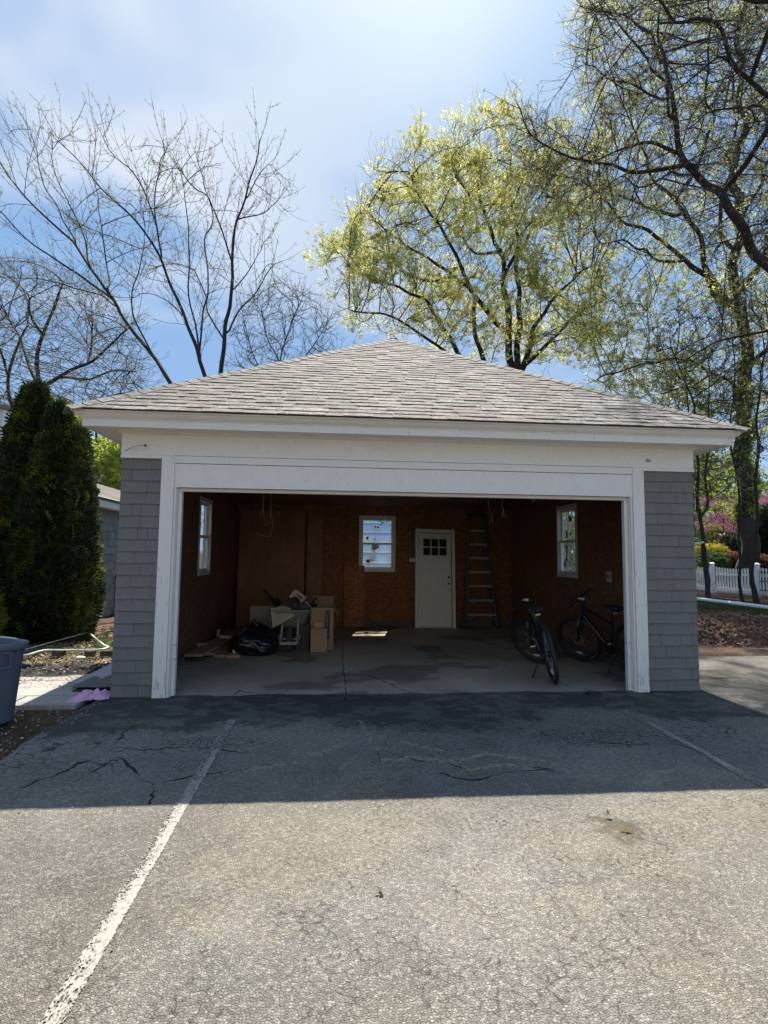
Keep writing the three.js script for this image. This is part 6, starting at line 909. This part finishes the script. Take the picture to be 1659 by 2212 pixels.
const bigT = growTree({ twig: { n: 1.1, len: [0.5, 1.3], seg: 4, up: 0.5, bend: 0.09, sub: 0.5, limbR: 0.08 }, name: 'ivy_tree', label: 'tall thick trunked tree with ivy behind the picket fence, budding crown filling the right side', D: 26, foot: [1617, 1262], seed: 51, step: 0.42, kill: 1.5, up: 0.16, stiff: 1.4, wig: 0.09, tip: 0.0042, noTwig: 0.42, wob: 0.28, flare: 0.35,
  limbs: [[c0, [[1614, 1180], [1608, 1000], [1606, 860], [1610, 760], [1602, 690], [1594, 600], [1588, 480], [1592, 360], [1600, 220], [1602, 60], [1600, -80]], 38, 7],
    [c3, [[1480, 2000], [1380, 1900], [1290, 1700], [1240, 1500], [1090, 1375], [930, 1140], [870, 1000], [800, 880]], 16, 3, 0, -2.5], [c3, [[1460, 2050], [1300, 1880], [1140, 1740], [920, 1580], [760, 1470], [680, 1370], [590, 1270], [480, 1180]], 15, 3, 0, 2], [c3, [[1100, 1380], [960, 1330], [800, 1290], [620, 1230], [500, 1210]], 8, 2.4, -1.5, 1], [c3, [[1140, 1740], [900, 1660], [700, 1610], [540, 1560]], 7, 2.4, 1, -2], [c3, [[1500, 1950], [1600, 1700], [1700, 1450], [1760, 1200]], 18, 5, 0, 1], [c3, [[1440, 1700], [1370, 1400], [1400, 1100], [1440, 850], [1440, 560], [1450, 200]], 10, 3, 0, 3], [c3, [[1480, 1500], [1560, 1250], [1660, 1050]], 8, 3, 0, -3], [c3, [[1250, 1180], [1270, 900], [1270, 600], [1280, 250], [1270, 0]], 8, 3, -3, -3.5],
    [c0, [[1612, 790], [1660, 745], [1720, 700]], 12, 5, 0, -2], [c0, [[1606, 900], [1540, 800], [1450, 770], [1370, 790], [1290, 820]], 9, 2.5, 0, -4]],
  crowns: [[c0, [[1245, 30], [1300, -60], [1760, -60], [1760, 900], [1500, 900], [1280, 860], [1220, 700], [1290, 560], [1200, 420], [1250, 350], [1300, 300], [1250, 180]], 3300, 4.5]],
  leaf: { geo: tuftG, maxR: 0.010, per: 3.0, off: 0.07, trans: 0.6, fill: (p) => 0.3 + 1.2 * sst(0.38, 0.62, fbm(p.x * 0.5 + 13, p.y * 0.5 + p.z * 0.4, 3)), tint: mixT([0.66, 0.64, 0.26], [0.42, 0.43, 0.15]) } });
growTree({ twig: { n: 1.7, len: [0.3, 0.95], seg: 4, up: 0.35, bend: 0.08, sub: 0.5, limbR: 0.06 }, name: 'overhanging_tree', label: 'dark bare limbed tree leaning in from the right edge, its long limbs crossing the sky', D: 15, foot: [1790, 1330], seed: 61, step: 0.26, kill: 1.5, up: 0.08, stiff: 1.5, wig: 0.08, tip: 0.004, noTwig: 0.28, wob: 0.16, twigM: twigR,
  limbs: [[c0, [[1780, 1100], [1760, 850], [1720, 700], [1659, 580], [1606, 506], [1566, 460], [1530, 397], [1484, 324], [1461, 248], [1444, 185], [1434, 120], [1420, 20]], 50, 4],
    [c3, [[1180, 1110], [1050, 1092], [850, 1082], [640, 1062], [480, 1072], [350, 1030], [190, 950], [90, 800], [20, 680]], 11, 2, 0, -1], [c3, [[1120, 960], [950, 912], [800, 922], [640, 1000], [520, 1060], [400, 1120]], 9, 2, 0, 1.2], [c3, [[1780, 900], [1700, 740], [1560, 570], [1420, 340], [1300, 210], [1180, 112], [1050, 130], [940, 40], [860, -60]], 13, 4, -1.5, -2], [c3, [[1500, 460], [1350, 390], [1250, 440], [1120, 540], [1000, 640]], 7, 2, -1.6, -0.5], [c3, [[1700, 760], [1600, 705], [1480, 712], [1260, 760], [1140, 850], [1020, 900]], 8, 2, -1, 1], [c3, [[1760, 250], [1660, 100], [1500, -20]], 17, 10, -2.5, -2.5], [c3, [[1060, 760], [960, 560], [850, 400], [640, 180], [520, 40]], 7, 2, 0, -1.8], [c3, [[1010, 620], [860, 590], [760, 560], [600, 470], [380, 460]], 6, 1.8, 0, 1.5], [c3, [[980, 420], [880, 240], [760, 120], [560, 60], [430, 40]], 6, 1.8, 0, 1.2],
    [c3, [[1240, 1170], [1080, 1130], [900, 1200], [700, 1190], [560, 1260]], 6, 1.8, 0, -1.5], [c0, [[1700, 730], [1659, 712], [1600, 716], [1545, 738], [1500, 760], [1450, 800]], 10, 2, -1.5, -1]],
  crowns: [[c0, [[1245, 20], [1300, -40], [1720, -40], [1720, 520], [1560, 560], [1400, 470], [1300, 480], [1150, 420], [1120, 250], [1180, 240], [1260, 320], [1330, 290], [1270, 190], [1240, 120]], 950, 2.6]],
  leaf: { geo: budG, maxR: 0.007, per: 3.2, off: 0.015, trans: 0.35, tint: mixT([0.34, 0.31, 0.15], [0.22, 0.18, 0.10]) } });
// stems in front of the fence and by the garage corner
growTree({ twig: { n: 1.6, len: [0.4, 1.1], seg: 4, up: 0.1, bend: 0.25, sub: 0.5, limbR: 0.06 }, name: 'twin_stem_tree', label: 'dark twin stemmed young tree in front of the fence just right of the garage', D: 18.5, foot: [1527, 1292], seed: 71, step: 0.34, kill: 1.5, tip: 0.005, noTwig: 0.2, flare: 0.5,
  limbs: [[c8, [[720, 1650], [690, 1300], [655, 950], [605, 500], [575, 0], [560, -700], [500, -1200], [350, -1700], [150, -2200]], 10, 2.5], [c8, [[635, 560], [705, 350], [700, 0], [720, -600], [760, -1200], [740, -1900]], 6.5, 2, 0, 1.2], [c8, [[715, 1700], [770, 1550], [740, 1350], [690, 1000]], 6, 5, 0, 0.1], [c8, [[590, 300], [500, 120], [420, -100]], 3, 1.4, 0, -1]],
  crowns: [[c0, [[1390, 700], [1560, 640], [1600, 800], [1590, 1080], [1500, 1100], [1440, 900]], 420, 2.2]], leaf: { geo: tuftG, maxR: 0.008, per: 0.8, off: 0.05, tint: mixT([0.34, 0.37, 0.09], [0.22, 0.25, 0.07]) } });
growTree({ twig: { n: 1.2, len: [0.3, 0.9], seg: 3, up: 0.1, bend: 0.25, sub: 0.5, limbR: 0.1 }, name: 'creeper_tree', label: 'thin leaf covered trunk showing at the right edge of the garage wall', D: 21, foot: [1499, 1280], seed: 81, step: 0.36, kill: 1.5, tip: 0.005, noTwig: 0.2,
  limbs: [[c8, [[520, 1500], [505, 900], [490, 300], [470, -300], [420, -1200], [330, -1900]], 8, 2.5]], crowns: [[c0, [[1430, 760], [1530, 760], [1530, 1230], [1480, 1230]], 260, 1.0]], leaf: { geo: tuftG, maxR: 0.05, per: 2.5, off: 0.10, tint: mixT([0.22, 0.29, 0.06], [0.36, 0.40, 0.09]) } });
growTree({ twig: { n: 1.4, len: [0.4, 1.1], seg: 4, up: 0.1, bend: 0.25, sub: 0.5, limbR: 0.04 }, name: 'slim_tree', label: 'slim dark stem standing left beside the thick ivy trunk, in front of the fence', D: 19, foot: [1607, 1296], seed: 91, step: 0.34, kill: 1.5, tip: 0.005, noTwig: 0.2, flare: 0.5, limbs: [[c8, [[1260, 1700], [1208, 1480], [1235, 1200], [1222, 700], [1185, 200], [1140, -100], [1100, -700], [1150, -1400], [1100, -2300]], 6.5, 2]], crowns: [[c0, [[1540, 600], [1640, 600], [1640, 1060], [1570, 1060]], 200, 1.8]], leaf: { geo: tuftG, maxR: 0.008, per: 0.5, off: 0.05, tint: mixT([0.34, 0.37, 0.09], [0.22, 0.25, 0.07]) } });
growTree({ twig: { n: 1.4, len: [0.4, 1.1], seg: 4, up: 0.1, bend: 0.25, sub: 0.5, limbR: 0.04 }, name: 'slim_tree', label: 'slim dark stem standing right beside the thick ivy trunk, in front of the fence', D: 18, foot: [1637, 1302], seed: 101, step: 0.34, kill: 1.5, tip: 0.005, noTwig: 0.2, flare: 0.6, limbs: [[c8, [[1480, 1750], [1420, 1500], [1450, 1100], [1472, 600], [1482, 0], [1500, -900], [1560, -1800]], 10, 3]], crowns: [[c0, [[1600, 600], [1700, 600], [1700, 1000], [1620, 1000]], 180, 1.8]], leaf: { geo: tuftG, maxR: 0.008, per: 0.5, off: 0.05, tint: mixT([0.34, 0.37, 0.09], [0.22, 0.25, 0.07]) } });
{ // ivy on the thick trunk
  const L = [], T = [], nodes = bigT.N.filter((n) => n.gen === 0 && n.r > 0.25 && n.p.y > 3.4 && n.p.y < 11), b = bigT.o.position; seed = 777;
  for (let i = 0; i < 900; i++) { const n = nodes[(rnd() * nodes.length) | 0], a = rr(0, 6.28), r = n.r * rr(1.0, 1.35), y = n.p.y + rr(-0.3, 0.3); if (fbm(Math.cos(a) + 5, y * 0.8, 3) < 0.42) continue; L.push(M4(V(n.p.x + Math.cos(a) * r - b.x, y - b.y, n.p.z + Math.sin(a) * r - b.z), rq(), rr(0.8, 1.6))); const k = rr(0.6, 1.3); T.push([0.28 * k, 0.33 * k, 0.065 * k]); }
  instances('ivy', bigG, leafMat(1, 1, 1, 0.45), L, bigT.o, (i) => T[i]);
}
function shrub(name, label, cat, center, rx, ry, rz, n, geo, tint, opt = {}) {
  const o = thing(name, label, cat, [center.x, -0.03, center.z]), L = [], T = [], cy = center.y + 0.03, ph = rr(0, 90), st = [];
  for (let i = 0; i < (opt.stems ?? 14); i++) { const a = rr(0, 6.28), f = Math.sqrt(rnd()); const e = V(Math.cos(a) * rx * f * 0.8, cy + ry * rr(-0.3, 0.7), Math.sin(a) * rz * f * 0.8); st.push(tube([V(e.x * 0.12, 0, e.z * 0.12), V(e.x * 0.5 + rr(-0.1, 0.1), e.y * 0.55, e.z * 0.5), e], opt.stemR || 0.02, 8, 5)); }
  if (st.length) part('stems', st, opt.stemM || bark, o);
  let guard = 0; while (L.length < n && guard++ < n * 8) { const d = V(rr(-1, 1), rr(-1, 1), rr(-1, 1)), l = d.length(); if (l > 1 || rnd() > 0.25 + 0.75 * l) continue; const lump = fbm(d.x * 2.2 + ph, d.y * 2.2 + d.z * 1.4, 3); if (lump < (opt.gap ?? 0.34)) continue; const s = 0.75 + 0.5 * lump, p = V(d.x * rx * s, cy + d.y * ry * s, d.z * rz * s); if (p.y < 0.02) continue; L.push(M4(p, rq(), rr(0.7, 1.4))); const t = tint(V(p.x + center.x, p.y, p.z + center.z)), k = rr(0.65, 1.25); T.push(t.map((v) => v * k)); }
  instances(opt.leafName || 'leaves', geo, leafMat(1, 1, 1, opt.trans ?? 0.4), L, o, (i) => T[i]); return o;
}
seed = 4242;
const blossom = cluster(6, 0.05, 0.07, 0.07, 0);
shrub('redbud_tree', 'redbud tree in full pink blossom beyond the picket fence', 'tree', at(1556, 1110, 33), 2.3, 1.15, 1.8, 2600, cluster(5, 0.05, 0.07, 0.08, 0), mixT([0.46, 0.19, 0.31], [0.34, 0.14, 0.22], 1.2), { gap: 0.51, stems: 6, stemR: 0.03, leafName: 'blossom', trans: 0.4 });
shrub('redbud_tree', 'second pink blossoming tree, cut by the right edge of the picture', 'tree', at(1672, 1092, 34), 1.1, 0.8, 1.2, 1000, cluster(5, 0.05, 0.07, 0.08, 0), mixT([0.46, 0.19, 0.31], [0.34, 0.14, 0.22], 1.2), { gap: 0.4, leafName: 'blossom' });
shrub('forsythia', 'bright yellow flowering bush behind the left part of the picket fence', 'shrub', at(1527, 1194, 28), 1.05, 0.42, 0.7, 2200, blossom, mixT([0.58, 0.46, 0.05], [0.40, 0.36, 0.06], 1.5), { gap: 0.36, leafName: 'blossom' });
shrub('green_shrub', 'low fresh green bush under the yellow one, behind the fence', 'shrub', at(1528, 1216, 27), 1.15, 0.5, 0.7, 2000, bigG, mixT([0.16, 0.22, 0.06], [0.08, 0.13, 0.04], 1.2), { gap: 0.25 });
shrub('flowering_shrub', 'dark evergreen bush with a few white blooms left of the thick trunk', 'shrub', at(1580, 1190, 29), 0.85, 0.85, 0.8, 1600, bigG, (p) => (hash2(p.x * 900, p.y * 900) < 0.05 ? [0.7, 0.7, 0.66] : [0.045, 0.07, 0.03]), { gap: 0.25 });
shrub('rust_shrub', 'low rust brown bush just behind the pickets left of the thick trunk', 'shrub', at(1578, 1212, 27.2), 0.75, 0.42, 0.5, 1300, tuftG, mixT([0.23, 0.11, 0.065], [0.15, 0.075, 0.045], 1.2), { gap: 0.25 });
shrub('dark_shrub', 'tall dark evergreen bush right of the thick trunk, behind the fence', 'shrub', at(1662, 1165, 29), 1.1, 1.7, 1.0, 3000, bigG, (p) => (hash2(p.x * 900, p.y * 900) < 0.012 ? [0.7, 0.7, 0.66] : [0.028, 0.042, 0.018]), { gap: 0.2 });
shrub('rust_shrub', 'low rust brown bush at the right edge above the pickets', 'shrub', at(1656, 1215, 27), 0.9, 0.35, 0.5, 1000, tuftG, mixT([0.20, 0.12, 0.07], [0.14, 0.08, 0.05], 1.2), { gap: 0.25 });
shrub('yellow_shrub', 'thin pale yellow green bush far beyond the fence under the pink tree', 'shrub', at(1545, 1150, 34), 2.2, 0.5, 1.0, 1600, tuftG, mixT([0.34, 0.33, 0.09], [0.22, 0.24, 0.08], 1.0), { gap: 0.42 });
shrub('sunlit_tree', 'bright light green leafy tree behind the shingled outbuilding at the left', 'tree', at(226, 1000, 25), 2.6, 2.6, 2.2, 6000, bigG, mixT([0.60, 0.68, 0.15], [0.34, 0.42, 0.08], 0.9), { gap: 0.45, trans: 0.6, stemR: 0.05 });
// the wood beyond, one mass
{
  const o = new THREE.Group(); o.name = 'distant_woods'; scene.add(o); tag(o, 'distant wood of fresh green trees closing the view behind the fence', 'woods', null, 'stuff'); const L = [], T = [], st = []; seed = 909;
  for (let k = 0; k < 46; k++) { const a = k < 34 ? rr(-0.02, 0.95) : rr(-0.95, -0.25), R = rr(46, 66), cx = camera.position.x + Math.sin(a) * R, cz = camera.position.z - Math.cos(a) * R, H = k < 34 ? rr(7, 15) : rr(5, 8), r = rr(2.5, 4.6); st.push(bar(V(cx, -0.1, cz), V(cx + rr(-0.5, 0.5), H * 0.8, cz), 0.22, 0.06, 6)); const t0 = [rr(0.22, 0.42), 0, 0.09]; t0[1] = t0[0] * rr(0.95, 1.2); const ph = rr(0, 90);
    for (let i = 0; i < 800; i++) { const d = V(rr(-1, 1), rr(-1, 1), rr(-1, 1)); if (d.length() > 1) continue; if (fbm(d.x * 2.4 + ph, d.y * 2.4 + d.z, 3) < 0.45) continue; L.push(M4(V(cx + d.x * r, Math.max(0.3, H * 0.55 + d.y * H * 0.52), cz + d.z * r), rq(), rr(2.0, 4.0))); const b = rr(0.6, 1.2); T.push(t0.map((v) => v * b)); } }
  for (let i = 0; i < 9000; i++) { const a = rr(-0.05, 0.95), R = rr(40, 62), y = Math.pow(rnd(), 1.6) * 4.2; L.push(M4(V(camera.position.x + Math.sin(a) * R, y, camera.position.z - Math.cos(a) * R), rq(), rr(1.5, 3.2))); const b = rr(0.5, 1.2); T.push([0.11 * b, 0.125 * b, 0.05 * b]); }
  part('trunks', st, bark, o, 'stuff'); instances('foliage', bigG, leafMat(1, 1, 1, 0.4), L, o, (i) => T[i]);
}
{ const p = (x, y, D) => at(...c8([x, y]), D), o = thing('clothes_line', 'thin line with a white tie strung between the twin stemmed tree and the garage', 'line', [0, 0, 0]); part('line', tube([p(655, 920, 18.3), p(820, 925, 19), p(970, 912, 20)], 0.012, 12, 5), black, o); part('tie', tube([p(430, 928, 17.5), p(560, 938, 18), p(615, 935, 18.2), p(665, 918, 18.3)], 0.03, 12, 6), std(0.75, 0.74, 0.72, 0.6), o); }

renderer.render(scene, camera);
